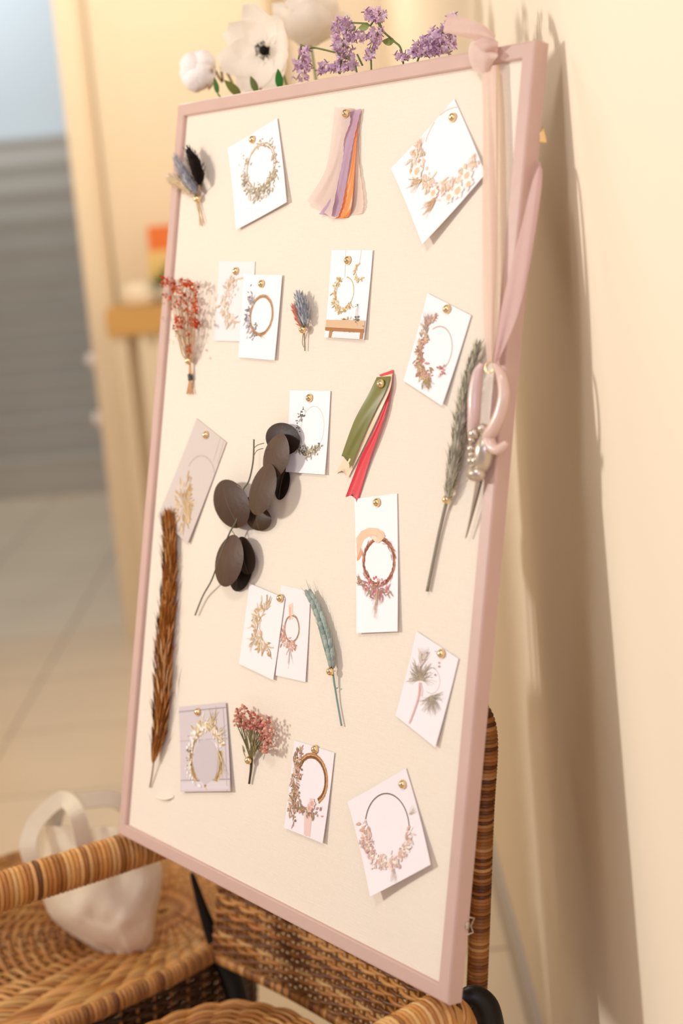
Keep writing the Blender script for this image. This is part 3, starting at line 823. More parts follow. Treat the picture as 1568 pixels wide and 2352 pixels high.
g = 'swallowtail ribbons under one pin'
m = MB(); ribbon(m, [(870, 861), (892, 885), (880, 935), (858, 990), (828, 1050), (793, 1142)], [(903, 849), (900, 880), (888, 940), (868, 1000), (846, 1065), (820, 1160)], 'd92f3c', 30, 6, .001, .0008, .003, (7, -18), 4)
o = m.build('satin_ribbon', M_SATIN, None, bp(890, 860, 0)); tag(o, 'bright red swallowtail ribbon beside the olive ribbon', 'ribbon', g)
m = MB(); ribbon(m, [(872, 866), (868, 892), (842, 950), (812, 1010), (770.6, 1087)], [(901, 858), (896, 892), (878, 935), (848, 1000), (799, 1098)], 'ecd3b0', 30, 6, .0025, .0006, .003, (3, -12), 6)
o = m.build('satin_ribbon', M_SATIN, None, bp(888, 866, 0)); tag(o, 'beige swallowtail ribbon mostly covered by the olive ribbon', 'ribbon', g)
m = MB(); ribbon(m, [(865, 866), (846, 905), (816, 960), (796, 1012), (784, 1047)], [(897, 864), (885, 898), (861, 945), (836, 1000), (803, 1077)], '6e6d1c', 30, 6, .004, .0006, .004, (6, -19), 8)
o = m.build('satin_ribbon', M_SATIN, None, bp(880, 866, 0)); tag(o, 'olive green satin swallowtail ribbon on top of red and beige ribbons', 'ribbon', g)
push_pin(876, 882, .0065, 'gold push pin holding the olive, beige and red ribbons')


# ------------------------------------------------------------------ dried plants pinned to the board
def wat(pts, ws, t):
    n = len(pts) - 1; f = t * n; i = min(int(f), n - 1); u = f - i
    return [pts[i][j] + (pts[i + 1][j] - pts[i][j]) * u for j in range(len(pts[0]))], ws[i] + (ws[i + 1] - ws[i]) * u


def plume(mb, axis, widths, cols, n, L, W=.0006, h=.006, ang=.35, flat=.6, core=None, seed=1):
    """soft seed head: axis points from stem end to tip (picture x, y), half widths in picture px; blades lie toward the tip"""
    A = [bp(x, y, h) for x, y in axis]
    R = [(bp(x + w, y, h) - bp(x, y, h)).length * .75 for (x, y), w in zip(axis, widths)]
    rnd = random.Random(seed)
    if core: mb.tube([a for a in A], [max(.0004, r * .55) for r in R], 8, core)
    for i in range(n):
        t = rnd.random() ** .95
        (x, y, z), r = wat(A, R, t); p = V((x, y, z)); q, _ = wat(A, R, min(1, t + .06))
        q0, _ = wat(A, R, max(0, t - .06)); d = (V(q) - V(q0)).normalized()
        th = rnd.uniform(0, 2 * PI); sd = d.cross(BN).normalized(); nn = sd.cross(d)
        side = sd * math.cos(th) + nn * (math.sin(th) * flat)
        k = math.sqrt(rnd.random())
        dd = (d + side * rnd.uniform(ang * .3, ang * 1.2)).normalized()
        mb.leaf(p + side * r * k * .8 - d * (L * .3), dd, side, L * rnd.uniform(.6, 1.2), W * rnd.uniform(.7, 1.4), vary(rnd.choice(cols), .2), rnd.uniform(-.1, .2), 3)


def stem(mb, pts, r, col, h=.003, n=6):
    P = [bp(p[0], p[1], p[2] if len(p) > 2 else h) for p in pts]
    P = [V(q) for q in spl(P, max(4, len(P) * 4))]
    mb.tube(P, r, n, col)


g = 'bunny tail bundle at the upper left frame edge'
for ax, ws, cc, core, lab, stx, hh in (
    ([(449, 447), (430, 432), (410, 418), (388, 409)], [5, 14, 16, 5], ['d9c3a0', 'c9b28c', 'e6d5b8'], 'c4ab84', 'beige fluffy bunny tail, leftmost and lowest of its bundle', [(454, 456), (452, 470), (461, 505), (464, 519)], .006),
    ([(453, 442), (434, 420), (418, 390), (402, 362)], [6, 15, 14, 5], ['a8a6aa', '8f8d92', 'bdbabc'], '8a888c', 'grey fluffy bunny tail between the black and beige ones', [(454, 456), (457, 480), (459, 518)], .010),
    ([(459, 424), (455, 400), (446, 370), (432, 345)], [6, 19, 18, 8], ['1f1410', '2c1b14', '140d0a'], '1a100c', 'black bunny tail, topmost of the bundle at the frame edge', [(454, 456), (459, 475), (468, 512)], .014)):
    t = thing('dried_bunny_tail', lab, 'dried flower', bp(454, 456, 0), g)
    m = MB(); plume(m, ax, ws, cc, 420, .008, .0004, hh, .5, .8, core, 3); m.build('seed_head', M_FUZZ, t)
    m = MB(); stem(m, [(ax[0][0], ax[0][1], hh), (454, 456, .004)] + [(x, y, .003) for x, y in stx[1:]], .0006, 'c2a274'); m.build('stem', M_DRY, t)
push_pin(454, 457, .0055, 'gold push pin holding the bunny tail bundle at upper left')

t = thing('dried_flower_bunch', 'bunch of dried stems with tiny red blossoms over the left frame edge', 'dried flowers', bp(434, 829, 0))
m = MB(); rnd = random.Random(5)
tips = []
clus = [(378, 648, 10, 14), (398, 655, 14, 16), (395, 690, 14, 16), (405, 665, 12, 12), (425, 650, 14, 10), (442, 660, 10, 12), (428, 690, 14, 14), (445, 690, 8, 16), (412, 700, 10, 14), (436, 715, 14, 8), (442, 738, 12, 10), (415, 748, 14, 16), (428, 770, 7, 14), (408, 735, 8, 10), (434, 795, 6, 16), (450, 742, 5, 8)]
for i in range(46):
    cx, cy, rx, ry = rnd.choice(clus); x, y = cx + rnd.gauss(0, rx * .6), cy + rnd.gauss(0, ry * .6)
    hh = rnd.uniform(.004, .022); tips.append((x, y, hh))
    stem(m, [(436 + rnd.uniform(-3, 3), 832, .005), ((434 + x) / 2 + rnd.uniform(-5, 5), (829 + y) / 2 + 22, hh * .8), (x, y, hh)], .0003, vary('c4a078', .25), n=4)
for i in range(9):
    stem(m, [(436, 829, .005), (436 + rnd.uniform(-2, 3), 866, .004), (437 + rnd.uniform(-11, 8), 905, .003)], .0006, vary('c79a6a', .2), n=5)
m.build('stems', M_DRY, t)
m = MB()
for i in range(260):
    cx, cy, rx, ry = rnd.choice(clus); x, y = cx + rnd.gauss(0, rx * .55), cy + rnd.gauss(0, ry * .55); p = bp(x, y, rnd.uniform(.004, .024))
    for k in range(3):
        d = V((rnd.uniform(-1, 1), rnd.uniform(-1, 1), rnd.uniform(-1, 1))).normalized()
        m.leaf(p, d, BN, rnd.uniform(.0022, .0042), .0012, vary(rnd.choice(['c43c12', 'b03210', 'd2521e', 'a03c14', 'd86a34', '8f2c0e']), .2), .2, 3)
o = m.build('blossoms', M_DRY, t); o['kind'] = 'stuff'
m = MB()
for i in range(150):
    x, y = 360 + rnd.random() * 95, 640 + rnd.random() * 150; m.ball(bp(372 + (x - 360) * .9, y, rnd.uniform(.003, .02)), rnd.uniform(.0005, .0011), vary('d8b592', .2), 5, 3)
o = m.build('seed_buds', M_DRY, t); o['kind'] = 'stuff'
m = MB(); stem(m, [(436, 860, .004), (437.5, 873, .004)], .0031, '1d2a24', n=10); o = m.build('binding', M_SATIN, t); o['label'] = 'dark thread binding'
push_pin(434, 829, .0065, 'pale gold push pin holding the red dried bunch')

t = thing('dried_grass_flower', 'small grey feathery flower with pink leaf between crescent wreath cards', 'dried flower', bp(696, 757, 0))
m = MB(); plume(m, [(700, 745), (697, 720), (691, 695), (685, 676)], [9, 19, 17, 6], ['a3a7aa', '90969c', 'b6b9ba', 'acb0b2'], 330, .0075, .0007, .009, .5, .8, '868c92', 6); m.build('seed_head', M_FUZZ, t)
m = MB(); plume(m, [(696, 752), (686, 735), (678, 715), (674, 703)], [6, 9, 7, 3], ['e89a80', 'e0807a', 'f0b494'], 110, .008, .0008, .005, .3, .5, 'e08c76', 7); o = m.build('pink_leaf', M_PETAL, t); o['label'] = 'coral pink leaf'
m = MB(); stem(m, [(697, 748, .006), (699, 775, .004), (700, 806, .003)], .0008, '9a8c72'); stem(m, [(697, 760, .004), (694, 785, .002), (697, 797, .002)], .0005, 'a8987c'); m.build('stem', M_DRY, t)
push_pin(696.5, 757, .0068, 'gold push pin holding the small grey feathery flower')

t = thing('dried_grass_spike', 'long grey-green furry grass head left of the hanging scissors', 'dried grass', bp(1027, 1147, 0))
m = MB(); plume(m, [(1028, 1142), (1038, 1095), (1047, 1040), (1056, 985), (1064, 930), (1074, 880), (1084, 840), (1096, 797)], [7, 15, 19, 20, 18, 15, 11, 3], ['b3ac94', 'a39d86', 'c4bea6', 'bab49a', 'd0cab4', '938e78'], 1100, .013, .0006, .008, .35, .8, '9a957e', 8)
m.build('seed_head', M_FUZZ, t)
m = MB(); stem(m, [(1030, 1135, .006), (1022, 1165, .004), (1005, 1240, .003), (981, 1358, .003)], .0017, '918a78', n=8); m.build('stem', M_DRY, t)
push_pin(1027, 1147, .0055, 'gold push pin on the long grey-green grass head')

t = thing('dried_plume', 'long rusty brown feathery plume along the left side of the board', 'dried grass', bp(352, 1745, 0))
m = MB(); plume(m, [(353, 1742), (364, 1690), (371, 1620), (375, 1540), (379, 1460), (385, 1380), (390, 1300), (389, 1240), (385, 1195)], [4, 15, 20, 21, 21, 19, 17, 14, 11], ['9a5f28', 'a96c32', '7c4718', 'bd8852', '94581f', '86501c'], 1700, .022, .0010, .008, .22, .7, '7a4818', 9)
plume(m, [(372, 1600), (372, 1540), (372, 1480)], [22, 20, 14], ['c79a6e', 'bb8e62', 'd3aa80'], 60, .026, .0010, .012, .3, .5, None, 10)
m.build('seed_head', M_FUZZ, t)
m = MB(); stem(m, [(353, 1748, .007), (349, 1780, .004), (344, 1808, .002)], .0011, '9a8464'); m.build('stem', M_DRY, t)

t = thing('wheat_ear', 'blue-green dried wheat ear right of two overlapping cards', 'dried grass', bp(760, 1541, 0))
m = MB(); ax = [(763, 1532), (758, 1500), (748, 1460), (737, 1425), (724, 1390), (713, 1370)]
A = [bp(x, y, .007) for x, y in ax]
for i in range(19):
    f = i / 18; (x, y, z), w = wat(A, [.0042, .0062, .0066, .0062, .005, .003], f); p = V((x, y, z))
    q, _ = wat(A, [1] * 6, min(1, f + .05)); q0, _ = wat(A, [1] * 6, max(0, f - .05)); d = (V(q) - V(q0)).normalized(); sd = d.cross(BN).normalized()
    for k in (-1, 0, 1):
        dd = (d + sd * (.36 * k)).normalized(); c = p + sd * (w * .42 * k) + BN * (.0022 if k == 0 else 0)
        m.ell(c + dd * .003 + d * (.0016 if k == 0 else 0), dd.cross(BN).normalized() * .0025, BN * .0024, dd * .0050, vary(random.choice(['9aa69c', '88958c', 'aab4aa', '9fab9f']), .12), 7, 5)
    if i % 2 == 0:
        for k in (-1, 1):
            dd = (d + sd * (.18 * k)).normalized(); m.tube([p + sd * (w * .8 * k), p + sd * (w * .8 * k) + dd * .012, p + sd * (w * .9 * k) + dd * .019], [.0004, .0003, .0001], 4, '9fb0a4')
m.build('grains', M_DRY, t)
m = MB(); stem(m, [(763, 1532, .007), (767, 1565, .005), (774, 1610, .003), (784, 1667, .003)], .0011, '7f9a90'); stem(m, [(716, 1375, .004), (735, 1455, .002), (757, 1535, .003)], .0004, '8a9c92', n=4)
stem(m, [(764, 1545, .005), (768, 1578, .004), (775, 1580, .004)], .0007, '88a094'); m.build('stem', M_DRY, t)
push_pin(760, 1542, .0075, 'gold push pin on the blue-green wheat ear')

t = thing('dried_rice_flower', 'pink dried flower sprig between two cards at the foot of board', 'dried flower', bp(574, 1745, 0))
rnd = random.Random(12)
heads = [(556, 1637, 20, 18), (580, 1652, 18, 16), (548, 1655, 14, 16), (568, 1668, 14, 12), (604, 1655, 22, 14), (612, 1680, 18, 16), (590, 1668, 10, 10), (612, 1705, 16, 16), (606, 1722, 10, 8)]
m = MB()
for cx, cy, rx, ry in heads:
    for i in range(44):
        x, y = cx + rnd.uniform(-1, 1) * rx, cy + rnd.uniform(-1, 1) * ry
        if ((x - cx) / rx) ** 2 + ((y - cy) / ry) ** 2 > 1: continue
        m.ball(bp(x, y, rnd.uniform(.008, .019)), rnd.uniform(.0013, .0019), vary(rnd.choice(['f0c0aa', 'dc9a86', 'efc4ae', 'd08a78', 'f2d2bc']), .12), 7, 5)
o = m.build('flower_heads', M_PETAL, t); o['kind'] = 'stuff'
m = MB()
for cx, cy, rx, ry in heads:
    for i in range(4):
        stem(m, [(576, 1745, .006), (577 + (cx - 577) * .3 + rnd.uniform(-4, 4), 1720, .008), (cx + rnd.uniform(-.6, .6) * rx, cy + rnd.uniform(-.2, .8) * ry, .011)], .0005, vary('6f6540', .25), n=4)
stem(m, [(577, 1735, .006), (576, 1765, .004), (572, 1800, .003)], .0014, '4a3c2a'); stem(m, [(580, 1735, .006), (578, 1765, .004), (574, 1790, .003)], .0009, '5a4c34')
m.build('stems', M_DRY, t)
m = MB()
for i in range(16):
    x, y = 577 + rnd.uniform(-18, 22), 1720 + rnd.uniform(-25, 30); m.leaf(bp(x, y, .010), (BV + BU * rnd.uniform(-.8, .8)).normalized(), BN, .010, .0009, vary('7f7448', .25), .1, 3)
m.build('leaves', M_DRY, t)
push_pin(572, 1746, .0068, 'pale gold push pin on the pink dried flower sprig')

# eucalyptus branch: big dark leaves
t = thing('eucalyptus_branch', 'dried eucalyptus branch with large round dark brown leaves', 'dried branch', bp(545, 1210, 0))


def lens(mb, x, y, ra, rb, ang, h, tl, col, dome=.22, slope=0.0, sl2=0.0):
    """round leaf: centre in px, half length/width px, angle (deg, clockwise from up on the picture), height and slopes"""
    c = bp(x, y, h); an = math.radians(ang)
    A = bp(x + ra * math.sin(an), y - ra * math.cos(an), h) - c; Bv = bp(x + rb * math.cos(an), y + rb * math.sin(an), h) - c
    def fn(u, w):
        th = 2 * PI * u; k = w
        ca, sa = math.cos(th) * k, math.sin(th) * k
        if tl: sa *= 1 - .28 * max(0, ca) ** 2 * tl
        e = dome * Bv.length * (1 - k * k) + slope * A.length * ca + sl2 * Bv.length * sa - .04 * Bv.length * (1 - abs(sa)) * 0
        return c + A * ca + Bv * sa + BN * e
    mb.grid(fn, 32, 8, col, closed_u=True)
    mb.grid(lambda u, w: fn(u, 1 - w) - BN * .0007 * min(1, w * 8), 32, 8, col, closed_u=True)
    # midrib
    pts = [c + A * (.92 - 1.84 * i / 10) + BN * (dome * Bv.length * (1 - (.92 - 1.84 * i / 10) ** 2) + slope * A.length * (.92 - 1.84 * i / 10) - .00015) for i in range(11)]
    mb.tube(pts, .0004, 5, '6a5340')


for x, y, ra, rb, an, h, tl, col, sl, s2 in (  # low near-black leaves have their shade put into the colour
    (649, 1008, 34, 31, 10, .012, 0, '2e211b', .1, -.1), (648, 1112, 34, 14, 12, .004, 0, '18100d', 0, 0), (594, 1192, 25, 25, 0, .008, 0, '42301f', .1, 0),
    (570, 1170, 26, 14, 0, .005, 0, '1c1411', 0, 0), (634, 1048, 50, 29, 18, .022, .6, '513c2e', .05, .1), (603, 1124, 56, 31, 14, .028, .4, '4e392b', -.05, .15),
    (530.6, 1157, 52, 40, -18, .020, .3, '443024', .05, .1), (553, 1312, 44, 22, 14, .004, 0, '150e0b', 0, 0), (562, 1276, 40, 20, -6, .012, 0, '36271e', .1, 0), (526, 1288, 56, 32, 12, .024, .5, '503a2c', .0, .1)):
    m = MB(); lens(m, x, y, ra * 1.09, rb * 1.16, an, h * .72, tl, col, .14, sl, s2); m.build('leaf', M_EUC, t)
m = MB()
stem(m, [(583, 1009, .014), (581, 1060, .014), (571, 1105, .016), (556, 1130, .018), (545, 1190, .016), (528, 1222, .016), (508, 1270, .018), (487, 1330, .012), (466, 1368, .006), (448, 1413, .004)], .0010, '6f6a58')
stem(m, [(582, 1030, .014), (592, 1022, .018), (606, 1018, .022)], .0005, '8a7a68', n=4); stem(m, [(581, 1050, .014), (590, 1035, .02), (604, 1030, .024)], .0005, '8a7a68', n=4)
stem(m, [(560, 1125, .018), (545, 1115, .02)], .0006, '8a7a68', n=4); stem(m, [(532, 1218, .016), (540, 1230, .014), (552, 1245, .014)], .0006, '8a7a68', n=4)
m.build('stem', M_DRY, t)

m = MB(); m.grid(lambda u, w: bp(358 + 40 * u, 1826 + 7 * w + 9 * math.sin(PI * u) * .7, .001 + .004 * math.sin(PI * w) * math.sin(PI * u)), 10, 4, 'f6ead6')
o = m.build('fabric_scrap', M_CANVASBAG, None, bp(375, 1832, 0)); tag(o, 'small cream curved scrap on the linen below the brown plume', 'scrap')


# ------------------------------------------------------------------ sheer ribbon tied round the frame, scissors hanging from it
def band(mb, mids, widths, hs, col, n=40, k=6, ripple=0.0, fold=0.0, seed=0.0):
    """ribbon along picture points with half widths (px) and heights over the linen"""
    S = spl([(p[0], p[1], w, h) for p, w, h in zip(mids, widths, hs)], n); col = lin(col)
    def fn(u, w):
        i = int(round(w * n)); x, y, hw, h = S[i]; a, b = S[max(0, i - 1)], S[min(n, i + 1)]
        dx, dy = b[0] - a[0], b[1] - a[1]; l = math.hypot(dx, dy) or 1
        o = (2 * u - 1) * hw
        return bp(x - dy / l * o, y + dx / l * o, h + ripple * math.sin(u * 8 + w * 6 + seed) + fold * (1 - (2 * u - 1) ** 2))
    mb.grid(fn, k, n, col)


FH = .0055
rb = thing('hanging_ribbon', 'long sheer blush ribbon knotted round the top of the frame', 'ribbon', bp(1110, 130, .006))
m = MB()
band(m, [(1124, 92), (1112, 112), (1106, 135), (1106, 165)], [22, 34, 30, 17], [-.004, FH + .006, FH + .008, FH + .003], 'eed8cc', 20, 8, .0015, .006)
band(m, [(1084, 118), (1112, 106), (1143, 108)], [12, 20, 12], [FH + .003, FH + .010, FH + .003], 'e6cabf', 14, 6, .001, .006)
m.build('knot', M_GAUZE, rb)
m = MB(); band(m, [(1130, 92), (1100, 74), (1062, 62), (1022, 52)], [12, 20, 22, 22], [.008, .012, .014, .014], 'e4c8bc', 20, 8, .0012, .004, 2.0); m.build('tail', M_GAUZE, rb)
m = MB(); band(m, [(1122, 150), (1124, 260), (1124, 420), (1124, 600), (1123, 740), (1125, 836)], [17, 15, 16, 16, 12, 6], [FH + .004, .010, .012, .012, .012, .014], 'f2dccd', 40, 8, .0014, .003, 1.0); m.build('strand', M_ORGANZA, rb)
m = MB(); band(m, [(1138, 150), (1143, 260), (1142, 420), (1141, 600), (1136, 740), (1129, 836)], [7, 9, 10, 10, 8, 5], [FH + .001, .006, .008, .009, .010, .013], 'f3e2c9', 40, 6, .001, .003, 4.0); m.build('strand', M_ORGANZA, rb)
m = MB(); band(m, [(1240, 385), (1231, 430), (1212, 530), (1190, 630), (1166, 730), (1136, 832)], [5, 12, 17, 21, 19, 6], [-.006, .004, FH + .003, FH + .004, FH + .004, .014], 'e3c3bd', 40, 8, .0014, .002, 3.0); m.build('strand', M_GAUZE, rb)
m = MB(); band(m, [(1238, 372), (1237, 400), (1235, 440)], [3, 6, 3], [-.012, -.008, -.010], 'dcbcb8', 12, 4, .0, .003); m.build('wrap', M_GAUZE, rb)

sz = thing('scissors', 'ornate blush and silver scissors hanging from the sheer ribbon', 'scissors', bp(1093, 1088, .012))


def btube(mb, pts, r, col, n=10, samples=None):
    P = [bp(*p) for p in pts]; k = samples or len(pts) * 5
    R = r if isinstance(r, (int, float)) else [q[0] for q in spl([(x,) for x in r], k)]
    mb.tube([V(q) for q in spl(P, k)], R, n, col)


m = MB()
btube(m, [(1108, 836, .016), (1097, 858, .018), (1090, 905, .018), (1088, 955, .018), (1086, 995, .016), (1090, 1030, .014)], [.003, .0052, .0066, .0062, .0054, .0044], 'd9bcb4')
m.build('handle', M_ENAMEL, sz)
m = MB()
btube(m, [(1136, 838, .016), (1150, 860, .018), (1157, 905, .018), (1148, 950, .018), (1132, 985, .018), (1122, 1003, .017), (1128, 1024, .017), (1143, 1033, .017), (1156, 1024, .016), (1164, 1016, .015)], [.003, .0048, .0056, .006, .0064, .0064, .0058, .005, .004, .0026], 'dcbdae')
m.build('handle', M_ENAMEL, sz)
m = MB()
btube(m, [(1116, 1000, .015), (1112, 1030, .015), (1108, 1062, .014), (1102, 1085, .012)], [.0055, .0094, .0088, .0052], 'cdb2a2', 12)
for x, y, r in ((1089, 996, .0042), (1084, 1010, .0028), (1082, 1030, .003), (1083, 1044, .0024), (1082, 1058, .003), (1092, 1058, .0034), (1108, 984, .0036)):
    m.ball(bp(x, y, .020), r * 1.35, 'cdb9a6', 10, 7)
m.build('ornament', M_SILVER, sz)
m = MB(); m.ell(bp(1093, 1088, .016), BU * .0105, BV * .0078, BN * .008, 'cdb9a6', 16, 10); o = m.build('pivot_screw', M_SILVER, sz)
for (pts, nm) in (([(1102, 1075, .013), (1096, 1110, .011), (1086, 1160, .009), (1069, 1236, .006)], 'blade'), ([(1112, 1072, .011), (1102, 1105, .009), (1090, 1160, .007), (1070, 1236, .005)], 'blade')):
    m = MB(); P = [bp(*p) for p in pts]; S = spl(P, 14)
    for i in range(14):
        w0, w1 = .0042 * (1 - i / 14) + .0002, .0042 * (1 - (i + 1) / 14) + .0002
        a, b = V(S[i]), V(S[i + 1]); sd = (b - a).cross(BN).normalized()
        for e, f in ((1, 0), (0, -1)):
            m.poly([a + sd * w0 * e + BN * .0008 * (1 - abs(e)), a + sd * w0 * f + BN * .0008 * (1 - abs(f)), b + sd * w1 * f + BN * .0008 * (1 - abs(f)), b + sd * w1 * e + BN * .0008 * (1 - abs(e))], 'c0a890')
        m.poly([a - sd * w0 - BN * .0004, a + sd * w0 - BN * .0004, b + sd * w1 - BN * .0004, b - sd * w1 - BN * .0004], 'c0a890')
    m.build('blade', M_SILVER, sz)
m = MB(); R0 = bp(1124, 843, .016)
m.tube([R0 + BU * .0055 * math.cos(i * PI / 10) + BV * .0055 * math.sin(i * PI / 10) for i in range(21)], .0007, 7, 'c9a878', False); o = m.build('hanging_ring', M_GOLD, sz)


# ------------------------------------------------------------------ flowers behind the board
def top_at(x):
    """depth of the frame's top edge behind picture column x"""
    r0 = 0; lo, hi = 0.0, BW
    for _ in range(40):
        mid = (lo + hi) / 2; p = BO + BU * mid - CAM
        if PX + FPX * p.dot(CR) / p.dot(CF) < x: lo = mid
        else: hi = mid
    return (BO + BU * lo).y


def behind(x, y, d=.06):
    return onD(x, y, top_at(x) + d)


VT = V((0.055, 1.93, 1.22))                  # mouth of the vase
stp = V((0.055, 1.93, 0))
st = thing('plant_stand', 'slim wooden plant stand hidden behind the pin board', 'stand', stp)
m = MB(); m.tube([stp + V((0, 0, .93)), stp + V((0, 0, .96))], .075, 24, 'b98a54'); m.build('stand_top', M_WOOD, st)
for k in range(3):
    a = k * 2.094 + .3; m = MB(); m.tube([stp + V((math.cos(a) * .05, math.sin(a) * .05, .93)), stp + V((math.cos(a) * .085, math.sin(a) * .085, 0))], .009, 8, 'b98a54'); m.build('leg', M_WOOD, st)
m = MB(); prof = spl([(0.0, .96), (.045, .961), (.055, 1.02), (.045, 1.12), (.03, 1.2), (.036, 1.22), (.03, 1.219), (.022, 1.17), (.03, 1.05), (0.0, 1.0)], 36)
m.grid(lambda u, w: V((stp.x + math.cos(2 * PI * u) * prof[int(round(w * 36))][0], stp.y + math.sin(2 * PI * u) * prof[int(round(w * 36))][0], prof[int(round(w * 36))][1])), 24, 36, 'efe8dc', closed_u=True)
o = m.build('flower_vase', M_CERAMIC, None, stp + V((0, 0, .96))); tag(o, 'white vase holding the flowers behind the pin board', 'vase')


def wtube(mb, P, r, col, n=6):
    mb.tube([V(q) for q in spl(P, len(P) * 6)], r, n, col)


def floret(mb, c, r, col):
    ax = V((random.uniform(-1, 1), random.uniform(-1.2, .3), random.uniform(-1, 1))).normalized(); s0 = ax.orthogonal().normalized(); s1 = ax.cross(s0)
    mb.tube([c - ax * r * 1.3, c], [r * .14, r * .2], 4, vary('c096b4', .1), False)
    for k in range(4):
        a = k * PI / 2 + random.random() * .3; d = (s0 * math.cos(a) + s1 * math.sin(a) + ax * random.uniform(-.1, .5)).normalized()
        mb.leaf(c, d, ax, r, r * .38, vary(random.choice(['e2cade', 'e8d2e2', 'd3b8dc', 'eed8e6', 'dab8d4', 'e6c4d2']), .1), -.25, 3)


def lilac(label, clusters, stems, leaves=(), d=.06, seed=1):
    random.seed(seed)
    b = behind(*stems[0][-1], d)
    t = thing('lilac_sprig', label, 'flower', b, 'lilac sprigs above the frame')
    m = MB()
    for st_ in stems:
        wtube(m, [behind(x, y, d) for x, y in st_], .0011, '6d7a3e')
    wtube(m, [behind(*stems[0][-1], d), behind(*stems[0][-1], d) * .5 + VT * .5 + V((0.0, .02, 0)), VT - V((0, 0, .12))], .0013, '6d7a3e')
    m.build('stem', M_GREEN, t)
    for grp in clusters:
        m = MB()
        for x, y, rx, ry, n in grp:
            for i in range(n):
                p = behind(x + random.uniform(-1, 1) * rx, y + random.uniform(-1, 1) * ry, d + random.uniform(-.018, .018)); floret(m, p, random.uniform(.0032, .0048), None)
            wtube(m, [behind(x - rx * .5, y + ry, d), behind(x, y, d), behind(x + rx * .4, y - ry, d)], .0005, '7b6a48', 4)
        m.build('floret_cluster', M_PETAL, t)
    if leaves:
        for x, y, dx, dy, L in leaves:
            m = MB(); p = behind(x, y, d); q = behind(x + dx, y + dy, d); m.leaf(p, (q - p), -CF, (q - p).length, (q - p).length * .28, '7f8a46', .15, 6); m.build('leaf', M_GREEN, t)


lilac('lilac sprig with drooping pale head, left of the tall lilac', [[(699, 122, 13, 10, 16), (692, 145, 18, 12, 20), (688, 170, 17, 14, 18), (705, 150, 8, 12, 8)]], [[(698, 118), (718, 110), (755, 117), (790, 128), (815, 150), (822, 200)], [(700, 108), (690, 103)], [(692, 105), (680, 160)]], (), .05, 3)
lilac('tallest lilac sprig with several drooping purple heads at frame centre', [[(785, 48, 20, 10, 16), (775, 65, 12, 14, 14), (800, 60, 12, 8, 8)], [(785, 95, 20, 16, 22), (812, 82, 22, 16, 26), (792, 120, 20, 14, 22), (770, 110, 10, 12, 8)], [(762, 152, 30, 14, 26), (790, 145, 20, 18, 24), (740, 160, 8, 14, 10), (815, 148, 10, 10, 8)]], [[(800, 52), (838, 54), (850, 58), (862, 45), (880, 72), (905, 95), (922, 118), (930, 200)], [(800, 55), (790, 90), (785, 130), (780, 170)], [(815, 60), (812, 85)], [(820, 125), (832, 150)]], ((848, 58, -22, 8, 1), (905, 96, -24, 0, 1), (862, 45, 2, -20, 1), (845, 135, 10, -8, 1)), .06, 5)
lilac('lilac head on bent stem, just right of the tallest sprig', [[(848, 35, 14, 12, 18), (868, 38, 16, 10, 14), (858, 28, 12, 8, 8)], [(866, 75, 12, 18, 16), (855, 95, 14, 16, 18), (850, 120, 12, 14, 14)]], [[(862, 30), (873, 58), (862, 90), (852, 130), (855, 200)]], (), .055, 7)
lilac('dense lilac head beside the ribbon knot at the right', [[(918, 132, 14, 7, 12), (940, 124, 20, 10, 18), (962, 108, 14, 10, 16)], [(985, 95, 24, 16, 40), (975, 118, 26, 10, 24), (1008, 110, 22, 14, 34), (1003, 80, 16, 14, 22)], [(1022, 62, 12, 12, 16), (1035, 90, 10, 20, 18), (1042, 38, 12, 6, 8), (1030, 45, 8, 8, 6)]], [[(1030, 50), (1010, 85), (985, 115), (960, 135), (955, 200)], [(1005, 70), (980, 110)]], (), .05, 9)
random.seed(21)

# cotton boll
cb = onD(455, 163, 1.97)
t = thing('cotton_boll', 'fluffy white cotton boll, leftmost of the flowers above frame', 'flower', cb)
m = MB()
for dx, dz, r in ((-.006, .006, .017), (.006, .010, .016), (-.004, -.010, .016), (.004, -.004, .018), (-.010, -.002, .014)):
    c = cb + CR * dx - CD * dz
    m.grid(lambda u, w: c + (V((math.cos(2 * PI * u) * math.sin(PI * w), math.sin(2 * PI * u) * math.sin(PI * w), math.cos(PI * w)))) * r * (1 + .16 * mnoise.noise(V((u * 9, w * 7, dx * 900)))), 18, 12, 'fbf4ee', closed_u=True)
m.build('cotton', M_FUZZ, t)
m = MB()
for i in range(9):
    a = i * .7; p = cb + CR * .02 - CD * (-.002); d = (CR * (math.cos(a) * .5 - .6) - CD * math.sin(a) + CF * random.uniform(-.5, .5)).normalized(); m.leaf(p, d, -CF, .022, .004, vary('a5793f', .2), .3, 4)
m.build('calyx', M_DRY, t)
m = MB(); wtube(m, [cb + CR * .022, onD(510, 188, 2.0), onD(545, 215, 1.98), VT - V((0, 0, .12))], .0016, '7f7438'); m.build('stem', M_GREEN, t)

